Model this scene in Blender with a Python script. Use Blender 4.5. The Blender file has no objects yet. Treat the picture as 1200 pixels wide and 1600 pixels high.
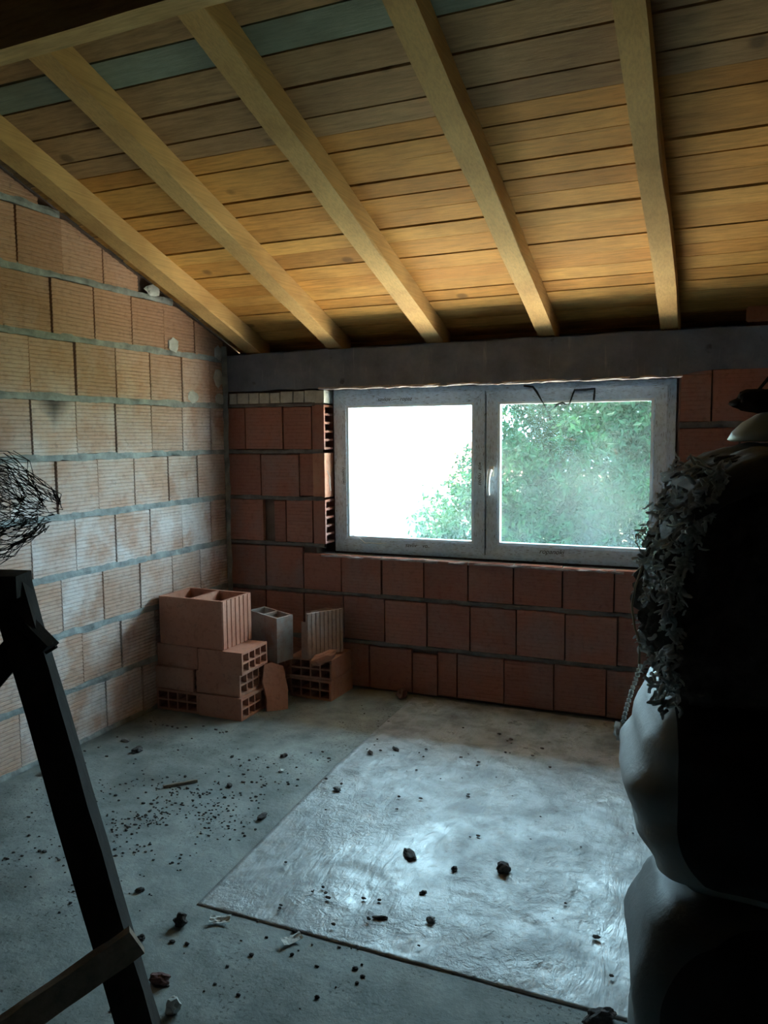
import bpy, bmesh, math, random
import numpy as np
from mathutils import Vector, Matrix, noise as mnoise

S = bpy.context.scene
COL = S.collection
PI = math.pi

# ------------------------------------------------------------------ camera
CAM = Vector((2.6737, -3.8879, 1.3836))
YAW, PIT, ROL, FPX = -0.40868, -0.09428, -0.008546, 1248.99
cd = bpy.data.cameras.new('camera')
cam = bpy.data.objects.new('camera', cd)
COL.objects.link(cam)
fwd = Vector((math.sin(YAW) * math.cos(PIT), math.cos(YAW) * math.cos(PIT), math.sin(PIT)))
rgt = Vector((math.cos(YAW), -math.sin(YAW), 0))
upv = rgt.cross(fwd)
r2 = rgt * math.cos(ROL) + upv * math.sin(ROL)
u2 = -rgt * math.sin(ROL) + upv * math.cos(ROL)
M = Matrix((r2, u2, -fwd)).transposed().to_4x4()
M.translation = CAM
cam.matrix_world = M
cd.sensor_fit = 'VERTICAL'
cd.sensor_height = 24.0
cd.lens = 24.0 * FPX / 1600.0
cd.clip_start = 0.05
cd.clip_end = 300
S.camera = cam

# ------------------------------------------------------------------ sky, sun, exposure
w = bpy.data.worlds.new('sky')
S.world = w
w.use_nodes = True
bg = w.node_tree.nodes['Background']
bg.inputs[0].default_value = (0.56, 0.85, 1.0, 1)
bg.inputs[1].default_value = 7.2
sl = bpy.data.lights.new('sun', 'SUN')
sl.energy = 30.0
sl.angle = 0.012
sl.color = (1.0, 0.93, 0.80)
sun = bpy.data.objects.new('sun', sl)
COL.objects.link(sun)
sun.rotation_euler = Vector((0.12, -0.46, -1.0)).to_track_quat('-Z', 'Y').to_euler()
S.view_settings.view_transform = 'Standard'
S.view_settings.look = 'None'
S.view_settings.gamma = 1
S.view_settings.use_curve_mapping = False
S.view_settings.exposure = 2.28
cy = S.cycles
cy.use_denoising = True
try:
    cy.denoiser = 'OPENIMAGEDENOISE'
    cy.denoising_prefilter = 'ACCURATE'
    cy.use_guiding = True
    cy.use_adaptive_sampling = False
except Exception:
    pass
cy.max_bounces = 10
cy.diffuse_bounces = 3
cy.transparent_max_bounces = 16
cy.sample_clamp_indirect = 12

# ------------------------------------------------------------------ helpers
rnd = random.Random(7)


class MB:
    """collects verts and faces of one mesh"""
    def __init__(self):
        self.v, self.f = [], []

    def add(self, vs, fs):
        o = len(self.v)
        self.v += [tuple(p) for p in vs]
        self.f += [tuple(i + o for i in q) for q in fs]
        return self

    def box(self, x0, y0, z0, x1, y1, z1):
        vs = [(x0, y0, z0), (x1, y0, z0), (x1, y1, z0), (x0, y1, z0), (x0, y0, z1), (x1, y0, z1), (x1, y1, z1), (x0, y1, z1)]
        return self.add(vs, [(0, 3, 2, 1), (4, 5, 6, 7), (0, 1, 5, 4), (1, 2, 6, 5), (2, 3, 7, 6), (3, 0, 4, 7)])

    def bar(self, a, b, wd, th, side=(0, 0, 1), n=1, jit=0.0, rr=None):
        """beam of wd x th from a to b; side: rough direction of the wd axis; n segments with a little unevenness"""
        a, b = Vector(a), Vector(b)
        d = (b - a).normalized()
        s = Vector(side)
        s = (s - d * s.dot(d)).normalized()
        t = d.cross(s)
        rr = rr or rnd
        vs, fs = [], []
        for i in range(n + 1):
            c = a.lerp(b, i / n)
            for p, q in ((-1, -1), (1, -1), (1, 1), (-1, 1)):
                vs.append(c + s * (p * wd / 2 + rr.uniform(-jit, jit)) + t * (q * th / 2 + rr.uniform(-jit, jit)))
        for i in range(n):
            for k in range(4):
                fs.append((i * 4 + k, i * 4 + (k + 1) % 4, i * 4 + 4 + (k + 1) % 4, i * 4 + 4 + k))
        fs += [(3, 2, 1, 0), (n * 4, n * 4 + 1, n * 4 + 2, n * 4 + 3)]
        return self.add(vs, fs)

    def tube(self, pts, r, k=5):
        pts = [Vector(p) for p in pts]
        vs, fs = [], []
        for i, p in enumerate(pts):
            d = (pts[min(i + 1, len(pts) - 1)] - pts[max(i - 1, 0)]).normalized()
            s = d.orthogonal().normalized() if i == 0 else (s - d * s.dot(d)).normalized()
            t = d.cross(s)
            ri = r[i] if isinstance(r, (list, tuple)) else r
            for j in range(k):
                an = 2 * PI * j / k
                vs.append(p + s * (math.cos(an) * ri) + t * (math.sin(an) * ri))
        for i in range(len(pts) - 1):
            for j in range(k):
                fs.append((i * k + j, i * k + (j + 1) % k, (i + 1) * k + (j + 1) % k, (i + 1) * k + j))
        fs += [tuple(range(k - 1, -1, -1)), tuple(range((len(pts) - 1) * k, len(pts) * k))]
        return self.add(vs, fs)

    def lump(self, c, r, seed=0, sub=2, rough=0.35, freq=1.6, mat=None):
        bm = bmesh.new()
        bmesh.ops.create_icosphere(bm, subdivisions=sub, radius=1)
        vs = []
        for v in bm.verts:
            n = 1 + rough * mnoise.noise(v.co * freq + Vector((seed * 3.1, seed * 1.7, seed)))
            p = Vector((v.co.x * r[0], v.co.y * r[1], v.co.z * r[2])) * n
            if mat:
                p = mat @ p
            vs.append(p + Vector(c))
        fs = [[v.index for v in f.verts] for f in bm.faces]
        bm.free()
        return self.add(vs, fs)

    def mesh(self, name):
        me = bpy.data.meshes.new(name)
        me.from_pydata(self.v, [], self.f)
        me.update()
        return me


def link(name, me, mat, parent=None, smooth=False):
    if isinstance(me, MB):
        me = me.mesh(name)
    o = bpy.data.objects.new(name, me)
    COL.objects.link(o)
    if mat and not me.materials:
        me.materials.append(mat)
    if parent:
        o.parent = parent
    if smooth:
        me.polygons.foreach_set('use_smooth', [True] * len(me.polygons))
    return o


def tag(o, label=None, cat=None, group=None, kind=None):
    if label: o['label'] = label
    if cat: o['category'] = cat
    if group: o['group'] = group
    if kind: o['kind'] = kind
    return o


def empty(name, loc=(0, 0, 0), rz=0.0):
    o = bpy.data.objects.new(name, None)
    o.location = loc
    o.rotation_euler = (0, 0, rz)
    o.empty_display_size = 0.1
    COL.objects.link(o)
    return o


def bevel(me, wd, seg=1):
    bm = bmesh.new()
    bm.from_mesh(me)
    bmesh.ops.bevel(bm, geom=bm.edges[:], offset=wd, segments=seg, affect='EDGES', clamp_overlap=True)
    bm.to_mesh(me)
    bm.free()
    return me


# ------------------------------------------------------------------ materials
class NT:
    def __init__(self, name):
        self.m = bpy.data.materials.new(name)
        self.m.use_nodes = True
        self.t = self.m.node_tree
        self.b = self.t.nodes['Principled BSDF']
        self.out = self.t.nodes['Material Output']

    def n(self, typ, **kw):
        nd = self.t.nodes.new(typ)
        for k, v in kw.items():
            if k.startswith('i_'):
                nd.inputs[k[2:].replace('_', ' ')].default_value = v
            else:
                setattr(nd, k, v)
        return nd

    def l(self, a, b):
        self.t.links.new(a, b)

    def co(self, which='Object', scale=(1, 1, 1), loc=(0, 0, 0)):
        tc = self.n('ShaderNodeTexCoord')
        mp = self.n('ShaderNodeMapping')
        mp.inputs['Scale'].default_value = scale
        mp.inputs['Location'].default_value = loc
        self.l(tc.outputs[which], mp.inputs[0])
        return mp.outputs[0]

    def world(self, scale=(1, 1, 1), rot=(0, 0, 0)):
        g = self.n('ShaderNodeNewGeometry')
        mp = self.n('ShaderNodeMapping')
        mp.inputs['Scale'].default_value = scale
        mp.inputs['Rotation'].default_value = rot
        self.l(g.outputs['Position'], mp.inputs[0])
        return mp.outputs[0]

    def noise(self, vec, scale, detail=4, rough=0.55, dist=0.0):
        nd = self.n('ShaderNodeTexNoise')
        nd.inputs['Scale'].default_value = scale
        nd.inputs['Detail'].default_value = detail
        nd.inputs['Roughness'].default_value = rough
        nd.inputs['Distortion'].default_value = dist
        if vec is not None: self.l(vec, nd.inputs['Vector'])
        return nd.outputs['Fac']

    def ramp(self, fac, *stops):
        nd = self.n('ShaderNodeValToRGB')
        e = nd.color_ramp.elements
        while len(e) > 1: e.remove(e[-1])
        for i, (p, c) in enumerate(stops):
            if i == 0: e[0].position = p
            else: e.new(p)
            e[i].color = tuple(c) + (1,) if len(c) == 3 else c
        self.l(fac, nd.inputs[0])
        return nd.outputs[0]

    def mix(self, fac, a, b, mode='MIX'):
        nd = self.n('ShaderNodeMix', data_type='RGBA', blend_type=mode)
        for s, v in ((0, fac), (6, a), (7, b)):
            if isinstance(v, (int, float)): nd.inputs[s].default_value = v
            elif isinstance(v, tuple): nd.inputs[s].default_value = v if len(v) == 4 else v + (1,)
            else: self.l(v, nd.inputs[s])
        return nd.outputs[2]

    def math(self, op, a, b=0.0):
        nd = self.n('ShaderNodeMath', operation=op)
        for i, v in enumerate((a, b)):
            if isinstance(v, (int, float)): nd.inputs[i].default_value = v
            else: self.l(v, nd.inputs[i])
        return nd.outputs[0]

    def bump(self, h, strength=0.3, dist=0.01):
        nd = self.n('ShaderNodeBump')
        nd.inputs['Strength'].default_value = strength
        nd.inputs['Distance'].default_value = dist
        self.l(h, nd.inputs['Height'])
        self.l(nd.outputs[0], self.b.inputs['Normal'])

    def set(self, base=None, rough=None, spec=None):
        if base is not None:
            if isinstance(base, tuple): self.b.inputs['Base Color'].default_value = base + (1,)
            else: self.l(base, self.b.inputs['Base Color'])
        if rough is not None:
            if isinstance(rough, (int, float)): self.b.inputs['Roughness'].default_value = rough
            else: self.l(rough, self.b.inputs['Roughness'])
        if spec is not None: self.b.inputs['Specular IOR Level'].default_value = spec
        return self.m


def brick_mat(name, ca, cb, dust, dust_amt, smudge=False, dust_light_fade=False):
    t = NT(name)
    wc = t.world()
    oi = t.n('ShaderNodeObjectInfo')
    col = t.ramp(oi.outputs['Random'], (0.0, ca), (0.5, tuple((a + b) / 2 for a, b in zip(ca, cb))), (1.0, cb))
    n1 = t.noise(wc, 4.5, 5, 0.6)
    n2 = t.noise(wc, 38, 4, 0.65)
    dm = t.ramp(n1, (0.40, (0, 0, 0)), (0.66, (1, 1, 1)))
    r2_ = t.math('FRACT', t.math('MULTIPLY', oi.outputs['Random'], 7.31))
    fac = t.math('MULTIPLY', dm, t.math('MULTIPLY', t.math('ADD', r2_, 0.25), dust_amt))
    if dust_light_fade:      # lime mask: dusty lower courses, fade also paints in dimmer light above
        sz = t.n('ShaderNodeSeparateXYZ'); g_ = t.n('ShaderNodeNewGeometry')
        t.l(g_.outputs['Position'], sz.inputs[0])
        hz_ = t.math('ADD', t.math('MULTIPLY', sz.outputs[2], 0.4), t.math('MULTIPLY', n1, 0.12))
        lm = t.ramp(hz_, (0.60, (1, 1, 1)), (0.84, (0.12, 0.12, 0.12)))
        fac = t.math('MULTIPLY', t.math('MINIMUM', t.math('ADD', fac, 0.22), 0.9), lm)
    col = t.mix(fac, col, dust)
    dk = t.ramp(n2, (0.28, (0.78, 0.75, 0.74)), (0.5, (1, 1, 1)))
    col = t.mix(1.0, col, dk, 'MULTIPLY')
    sp = t.ramp(t.noise(wc, 21, 2, 0.5), (0.68, (0, 0, 0)), (0.74, (1, 1, 1)))
    col = t.mix(t.math('MULTIPLY', sp, 0.28), col, (0.10, 0.085, 0.08))
    if smudge:
        # a soot stain on one brick, darkest at its top edge
        oc = t.co('Object')
        sx = t.n('ShaderNodeSeparateXYZ')
        t.l(oc, sx.inputs[0])
        h = t.math('ADD', sx.outputs[2], t.math('MULTIPLY', n1, 0.12))
        h = t.math('ADD', h, t.math('MULTIPLY', t.math('ABSOLUTE', sx.outputs[0]), -0.25))
        sm = t.ramp(h, (0.17, (0, 0, 0)), (0.27, (1, 1, 1)))
        col = t.mix(t.math('MULTIPLY', sm, 0.85), col, (0.035, 0.032, 0.035))
    t.bump(n2, 0.25, 0.003)
    return t.set(col, 0.9, 0.2)


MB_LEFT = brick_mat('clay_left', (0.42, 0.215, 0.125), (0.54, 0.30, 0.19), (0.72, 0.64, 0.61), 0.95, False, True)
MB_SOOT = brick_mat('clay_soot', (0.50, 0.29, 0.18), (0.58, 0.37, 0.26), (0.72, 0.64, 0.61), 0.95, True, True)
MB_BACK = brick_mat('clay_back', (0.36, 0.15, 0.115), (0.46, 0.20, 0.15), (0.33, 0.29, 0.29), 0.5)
MB_DUSTY = brick_mat('clay_dusty', (0.36, 0.21, 0.16), (0.38, 0.23, 0.18), (0.40, 0.37, 0.36), 1.6)
MB_LOOSE = brick_mat('clay_loose', (0.48, 0.20, 0.13), (0.52, 0.23, 0.155), (0.60, 0.42, 0.33), 0.35)


def simple(name, base, rough=0.85, var=0.25, scale=12, bump=0.3, bdist=0.004, spec=0.2):
    t = NT(name)
    wc = t.world()
    n = t.noise(wc, scale, 5, 0.6)
    lo = tuple(c * (1 - var) for c in base)
    hi = tuple(min(1, c * (1 + var)) for c in base)
    if bump: t.bump(t.noise(wc, scale * 3.5, 4, 0.6), bump, bdist)
    return t.set(t.ramp(n, (0.3, lo), (0.7, hi)), rough, spec)


M_MORTAR = simple('mortar', (0.30, 0.31, 0.30), 0.95, 0.4, 14, 0.8, 0.006)
M_MORTAR_D = simple('mortar_dark', (0.19, 0.175, 0.17), 0.95, 0.4, 14, 0.8, 0.006)
M_MORTAR_L = simple('mortar_light', (0.55, 0.55, 0.52), 0.95, 0.25, 18, 0.8, 0.006)
M_BACKING = simple('wall_core', (0.16, 0.11, 0.09), 0.95, 0.3, 9, 0.5)
def ring_mat():
    t = NT('ring_beam_concrete')
    wc = t.world()
    n = t.noise(wc, 6, 5, 0.65)
    col = t.ramp(n, (0.3, (0.13, 0.145, 0.19)), (0.7, (0.24, 0.265, 0.335)))
    st = t.ramp(t.noise(t.world((9, 1, 1.1)), 4, 4, 0.6, 0.4), (0.60, (0, 0, 0)), (0.72, (1, 1, 1)))
    col = t.mix(t.math('MULTIPLY', st, 0.45), col, (0.42, 0.43, 0.45))      # pale cement runs
    bl = t.ramp(t.noise(wc, 11, 3, 0.5), (0.66, (0, 0, 0)), (0.72, (1, 1, 1)))
    col = t.mix(t.math('MULTIPLY', bl, 0.6), col, (0.05, 0.05, 0.055))
    t.bump(t.noise(wc, 30, 5, 0.65), 0.6, 0.005)
    return t.set(col, 0.95, 0.2)


M_RING = ring_mat()
M_PLAIN = simple('far_wall_brick', (0.14, 0.085, 0.065), 0.95, 0.3, 5, 0.4)
M_FOAM = simple('grey_foam', (0.075, 0.06, 0.065), 0.95, 0.3, 30, 0.8)
M_LIP = simple('dusty_lip', (0.42, 0.36, 0.36), 0.95, 0.3, 30, 0.6)
M_DARKWOOD = None


def wood(name, ca, cb, axis_scale, grain_dark=0.55, knots=True, rough=0.75):
    t = NT(name)
    oi = t.n('ShaderNodeObjectInfo')
    g = t.n('ShaderNodeNewGeometry')
    off = t.n('ShaderNodeVectorMath', operation='SCALE')
    cx = t.n('ShaderNodeCombineXYZ')
    t.l(oi.outputs['Random'], cx.inputs[0]); t.l(oi.outputs['Random'], cx.inputs[1]); t.l(oi.outputs['Random'], cx.inputs[2])
    t.l(cx.outputs[0], off.inputs[0]); off.inputs['Scale'].default_value = 37.0
    ad = t.n('ShaderNodeVectorMath', operation='ADD')
    t.l(g.outputs['Position'], ad.inputs[0]); t.l(off.outputs[0], ad.inputs[1])
    mp = t.n('ShaderNodeMapping')
    mp.inputs['Scale'].default_value = axis_scale
    t.l(ad.outputs[0], mp.inputs[0])
    gr = t.noise(mp.outputs[0], 9, 6, 0.65, 0.25)
    fine = t.noise(mp.outputs[0], 38, 3, 0.6)
    big = t.noise(ad.outputs[0], 2.2, 4, 0.6)
    base = t.ramp(oi.outputs['Random'], (0, ca), (1, cb))
    col = t.mix(1.0, base, t.ramp(gr, (0.25, (grain_dark,) * 3), (0.6, (1, 1, 1)), (0.85, (1.0, 0.93, 0.86))), 'MULTIPLY')
    col = t.mix(1.0, col, t.ramp(big, (0.3, (0.68, 0.62, 0.58)), (0.6, (1, 1, 1))), 'MULTIPLY')
    if knots:
        vo = t.n('ShaderNodeTexVoronoi')
        vo.inputs['Scale'].default_value = 3.2
        mk = t.n('ShaderNodeMapping')
        mk.inputs['Scale'].default_value = tuple(0.45 + 0.55 * min(1, s) for s in axis_scale)
        t.l(ad.outputs[0], mk.inputs[0])
        t.l(mk.outputs[0], vo.inputs['Vector'])
        kn = t.ramp(vo.outputs['Distance'], (0.0, (1, 1, 1)), (0.06, (0.9, 0.9, 0.9)), (0.10, (0, 0, 0)))
        col = t.mix(t.math('MULTIPLY', kn, 0.75), col, tuple(c * 0.22 for c in ca))
    t.bump(t.math('ADD', fine, gr), 0.25, 0.003)
    return t.set(col, rough, 0.25)


M_BOARD = wood('roof_board_pine', (0.60, 0.275, 0.062), (0.70, 0.37, 0.10), (0.9, 9, 9))
M_BOARD_GREEN = wood('roof_board_greenish', (0.23, 0.27, 0.21), (0.29, 0.32, 0.25), (0.9, 9, 9), 0.7, False)
M_BOARD_OLD = wood('roof_board_weathered', (0.42, 0.235, 0.105), (0.50, 0.30, 0.145), (0.9, 9, 9), 0.5)
M_RAFTER = wood('rafter_spruce', (0.64, 0.37, 0.135), (0.74, 0.46, 0.185), (16, 0.45, 16), 0.74, False)
M_PURLIN = wood('purlin_spruce', (0.55, 0.35, 0.16), (0.6, 0.4, 0.2), (0.9, 9, 9), 0.6, False)
M_BRACEWOOD = wood('brown_scaffold_board', (0.30, 0.23, 0.18), (0.34, 0.26, 0.20), (3, 3, 3), 0.5, False, 0.9)
M_DARKWOOD = wood('dark_scaffold_timber', (0.036, 0.030, 0.026), (0.045, 0.037, 0.031), (5, 5, 2), 0.5, False, 0.9)
M_STICK = wood('stick_wood', (0.22, 0.18, 0.14), (0.26, 0.21, 0.16), (5, 5, 5), 0.5, False, 0.9)


def floor_mat():
    t = NT('concrete_floor')
    wc = t.world()
    big = t.noise(wc, 1.3, 5, 0.6)
    mid = t.noise(wc, 7, 6, 0.65)
    fine = t.noise(wc, 60, 5, 0.7)
    col = t.ramp(mid, (0.3, (0.19, 0.215, 0.212)), (0.7, (0.38, 0.415, 0.405)))
    col = t.mix(1.0, col, t.ramp(big, (0.34, (0.55, 0.54, 0.53)), (0.60, (1, 1, 1))), 'MULTIPLY')
    # scattered dark grit too small to model, denser in patches
    sp = t.ramp(t.noise(wc, 85, 2, 0.5), (0.60, (0, 0, 0)), (0.65, (1, 1, 1)))
    pat = t.ramp(t.noise(wc, 2.4, 3, 0.6), (0.45, (0, 0, 0)), (0.62, (1, 1, 1)))
    col = t.mix(t.math('MULTIPLY', sp, t.math('MULTIPLY', pat, 0.8)), col, (0.055, 0.05, 0.05))
    t.bump(t.math('ADD', t.math('MULTIPLY', mid, 1.2), t.math('MULTIPLY', fine, 0.5)), 0.5, 0.008)
    return t.set(col, 0.85, 0.25)


M_FLOOR = floor_mat()


def sheet_mat():
    t = NT('plastic_sheet')
    wc = t.world()
    mid = t.noise(wc, 5, 5, 0.62, 0.5)
    wr = t.noise(wc, 24, 5, 0.6, 1.4)
    fine = t.noise(wc, 70, 4, 0.6, 0.6)
    col = t.ramp(mid, (0.34, (0.27, 0.29, 0.30)), (0.52, (0.44, 0.475, 0.49)), (0.7, (0.53, 0.565, 0.58)))
    st = t.ramp(t.noise(wc, 3.1, 5, 0.7), (0.56, (0, 0, 0)), (0.7, (1, 1, 1)))
    col = t.mix(t.math('MULTIPLY', st, 0.6), col, (0.21, 0.20, 0.18))
    st2 = t.noise(t.world((4, 1.2, 1), (0, 0, 0.6)), 6, 4, 0.6, 0.5)
    glm = t.ramp(t.noise(wc, 2.6, 3, 0.6), (0.42, (0.08,) * 3), (0.62, (1,) * 3))
    hh = t.math('ADD', t.math('MULTIPLY', t.math('ADD', wr, t.math('MULTIPLY', fine, 0.5)), glm), t.math('MULTIPLY', st2, 0.7))
    d2 = t.ramp(t.noise(wc, 13, 5, 0.7, 0.3), (0.49, (0, 0, 0)), (0.62, (1, 1, 1)))
    col = t.mix(t.math('MULTIPLY', d2, 0.55), col, (0.20, 0.195, 0.185))
    d3 = t.ramp(t.noise(wc, 42, 3, 0.6), (0.62, (0, 0, 0)), (0.70, (1, 1, 1)))
    col = t.mix(t.math('MULTIPLY', d3, t.math('MULTIPLY', d2, 0.7)), col, (0.06, 0.055, 0.05))
    t.bump(hh, 0.75, 0.010)
    rg = t.ramp(mid, (0.35, (0.55,) * 3), (0.65, (0.25,) * 3))
    return t.set(col, rg, 0.5)


M_SHEET = sheet_mat()


def film_mat(name, along):
    """blue grey protective film with rows of small dark print"""
    t = NT(name)
    sc = {'x': (16, 1, 120), 'z': (120, 1, 16)}[along]
    wc = t.world(sc)
    n = t.noise(wc, 2.2, 2, 0.5)
    pr = t.ramp(n, (0.60, (0, 0, 0)), (0.66, (1, 1, 1)))
    w2 = t.world()
    dirt = t.noise(w2, 6, 5, 0.65)
    base = t.ramp(dirt, (0.3, (0.66, 0.81, 0.97)), (0.7, (0.77, 0.90, 1.0)))
    fine = t.ramp(t.noise(w2, 45, 3, 0.6), (0.35, (0.86, 0.86, 0.86)), (0.6, (1, 1, 1)))
    base = t.mix(1.0, base, fine, 'MULTIPLY')
    col = t.mix(t.math('MULTIPLY', pr, 0.6), base, (0.10, 0.11, 0.13))
    return t.set(col, 0.45, 0.4)


M_FILM_X = film_mat('film_horizontal', 'x')
M_FILM_Z = film_mat('film_vertical', 'z')
M_BEAD = simple('white_glazing_bead', (0.80, 0.82, 0.84), 0.35, 0.06, 10, 0, 0, 0.5)
_n = M_BEAD.node_tree
_tl = _n.nodes.new('ShaderNodeBsdfTranslucent'); _tl.inputs[0].default_value = (0.8, 0.85, 0.88, 1)
_mx = _n.nodes.new('ShaderNodeMixShader'); _mx.inputs[0].default_value = 0.10
_n.links.new(_n.nodes['Principled BSDF'].outputs[0], _mx.inputs[1]); _n.links.new(_tl.outputs[0], _mx.inputs[2])
_n.links.new(_mx.outputs[0], _n.nodes['Material Output'].inputs[0])
M_HANDLE = simple('white_handle', (0.80, 0.80, 0.78), 0.35, 0.05, 10, 0, 0, 0.5)
M_PRINT = simple('film_print_ink', (0.03, 0.035, 0.05), 0.6, 0.1, 10, 0)


def glass_mat():
    t = NT('dusty_glass')
    wc = t.world()
    n = t.noise(wc, 3.2, 5, 0.65)
    sp = t.noise(wc, 120, 2, 0.5)
    tr = t.n('ShaderNodeBsdfTransparent')
    tr.inputs[0].default_value = (0.92, 0.96, 0.97, 1)
    tl = t.n('ShaderNodeBsdfTranslucent')
    tl.inputs[0].default_value = (0.80, 0.86, 0.90, 1)
    mx = t.n('ShaderNodeMixShader')
    fac = t.math('ADD', t.ramp(n, (0.35, (0.007,) * 3), (0.7, (0.020,) * 3)), t.ramp(sp, (0.62, (0, 0, 0)), (0.75, (0.03,) * 3)))
    t.l(fac, mx.inputs[0])
    t.l(tr.outputs[0], mx.inputs[1])
    t.l(tl.outputs[0], mx.inputs[2])
    gl = t.n('ShaderNodeBsdfGlossy')
    gl.inputs['Roughness'].default_value = 0.05
    m2 = t.n('ShaderNodeMixShader')
    m2.inputs[0].default_value = 0.04
    t.l(mx.outputs[0], m2.inputs[1])
    t.l(gl.outputs[0], m2.inputs[2])
    t.l(m2.outputs[0], t.out.inputs[0])
    return t.m


M_GLASS = glass_mat()


def sack_mat(name, base, shade_panel=None):
    """woven plastic; panel: rounded dark field painting shade onto the front (local x0,x1,z0,z1,radius)"""
    t = NT(name)
    oc = t.co('Object')
    n = t.noise(oc, 9, 5, 0.6)
    wv = t.noise(t.co('Object', (1, 1, 1)), 160, 2, 0.5)
    col = t.ramp(n, (0.3, tuple(c * 0.75 for c in base)), (0.7, base))
    if shade_panel:
        x0, x1, z0, z1, rr, dark = shade_panel
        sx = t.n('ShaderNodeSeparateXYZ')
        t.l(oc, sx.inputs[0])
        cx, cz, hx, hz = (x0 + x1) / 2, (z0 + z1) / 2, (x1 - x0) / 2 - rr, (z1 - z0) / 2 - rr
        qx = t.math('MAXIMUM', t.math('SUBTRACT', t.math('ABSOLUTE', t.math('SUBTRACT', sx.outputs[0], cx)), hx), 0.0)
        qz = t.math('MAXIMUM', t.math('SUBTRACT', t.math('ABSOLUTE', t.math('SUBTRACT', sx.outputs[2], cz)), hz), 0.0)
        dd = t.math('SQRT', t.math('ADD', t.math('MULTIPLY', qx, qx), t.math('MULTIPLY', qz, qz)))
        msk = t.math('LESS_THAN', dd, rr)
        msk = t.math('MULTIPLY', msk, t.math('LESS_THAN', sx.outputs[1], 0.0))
        col = t.mix(msk, col, dark)  # shaded sack front painted into the colour
    t.bump(t.math('ADD', n, t.math('MULTIPLY', wv, 0.2)), 0.3, 0.01)
    return t.set(col, 0.6, 0.3)


def leaf_mat():
    t = NT('tree_leaf')
    g = t.n('ShaderNodeNewGeometry')
    n = t.noise(t.world(), 1.1, 3, 0.6)
    col = t.ramp(n, (0.3, (0.003, 0.015, 0.0085)), (0.55, (0.006, 0.027, 0.012)), (0.75, (0.022, 0.055, 0.016)))
    t.l(col, t.b.inputs['Base Color'])
    t.b.inputs['Roughness'].default_value = 0.6
    t.b.inputs['Specular IOR Level'].default_value = 0.06
    tl = t.n('ShaderNodeBsdfTranslucent')
    t.l(col, tl.inputs[0])
    mx = t.n('ShaderNodeMixShader')
    mx.inputs[0].default_value = 0.35
    t.l(t.b.outputs[0], mx.inputs[1]); t.l(tl.outputs[0], mx.inputs[2])
    t.l(mx.outputs[0], t.out.inputs[0])
    return t.m


M_LEAF = leaf_mat()
M_BARK = simple('tree_bark', (0.10, 0.08, 0.06), 0.95, 0.3, 8, 0.5)
M_GROUND = simple('yard_gravel', (0.55, 0.47, 0.36), 0.95, 0.2, 1.5, 0.3)
M_HOUSE = simple('house_plaster', (0.75, 0.73, 0.68), 0.9, 0.08, 2, 0)
M_TILE = simple('house_roof_tile', (0.45, 0.22, 0.15), 0.9, 0.2, 3, 0.3)
M_DARKPANE = simple('house_window_dark', (0.10, 0.11, 0.12), 0.3, 0.1, 3, 0)

# ------------------------------------------------------------------ setting: floor, walls
SL, ZU, ZB = 0.3503, 1.8638, 1.9531          # roof slope, rafter underside and board underside at y = 0
XR, YR = 4.3, -6.2                           # right and rear walls
fl = MB()
fl.box(-0.25, YR - 0.2, -0.25, XR + 0.25, 0.25, 0.0)
tag(link('floor', fl, M_FLOOR), kind='structure')

H = 0.26


def roofz(y): return ZB - SL * y


# left wall core (face 12 mm behind the brick faces), its top following the roof
def prism_wall(x0, x1, y0, y1, name, mat, z0=0.0, top=0.0):
    b = MB()
    vs = [(x0, y0, z0), (x1, y0, z0), (x1, y1, z0), (x0, y1, z0),
          (x0, y0, roofz(y0) + top), (x1, y0, roofz(y0) + top), (x1, y1, roofz(y1) + top), (x0, y1, roofz(y1) + top)]
    b.add(vs, [(0, 3, 2, 1), (4, 5, 6, 7), (0, 1, 5, 4), (1, 2, 6, 5), (2, 3, 7, 6), (3, 0, 4, 7)])
    return tag(link(name, b, mat), kind='structure')


wall_left = prism_wall(-0.25, -0.028, YR, 0.25, 'wall_left', M_BACKING)
wall_right = prism_wall(XR, XR + 0.2, YR, 0.25, 'wall_right', M_PLAIN)
wr_ = MB(); wr_.box(-0.25, YR - 0.2, 0, XR + 0.2, YR, roofz(YR) + 0.05)
tag(link('wall_rear', wr_, M_PLAIN), kind='structure')
# the far left wall beyond the built bricks gets a plain clay face
pf = MB()
pf.add([(-0.028, YR, 0), (0, YR, 0), (0, -2.76, 0), (-0.028, -2.76, 0), (-0.028, YR, roofz(YR)), (0, YR, roofz(YR)), (0, -2.76, roofz(-2.76)), (-0.028, -2.76, roofz(-2.76))],
       [(0, 3, 2, 1), (4, 5, 6, 7), (0, 1, 5, 4), (1, 2, 6, 5), (2, 3, 7, 6), (3, 0, 4, 7)])
link('rear_brickwork', pf, M_PLAIN, wall_left)

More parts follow.
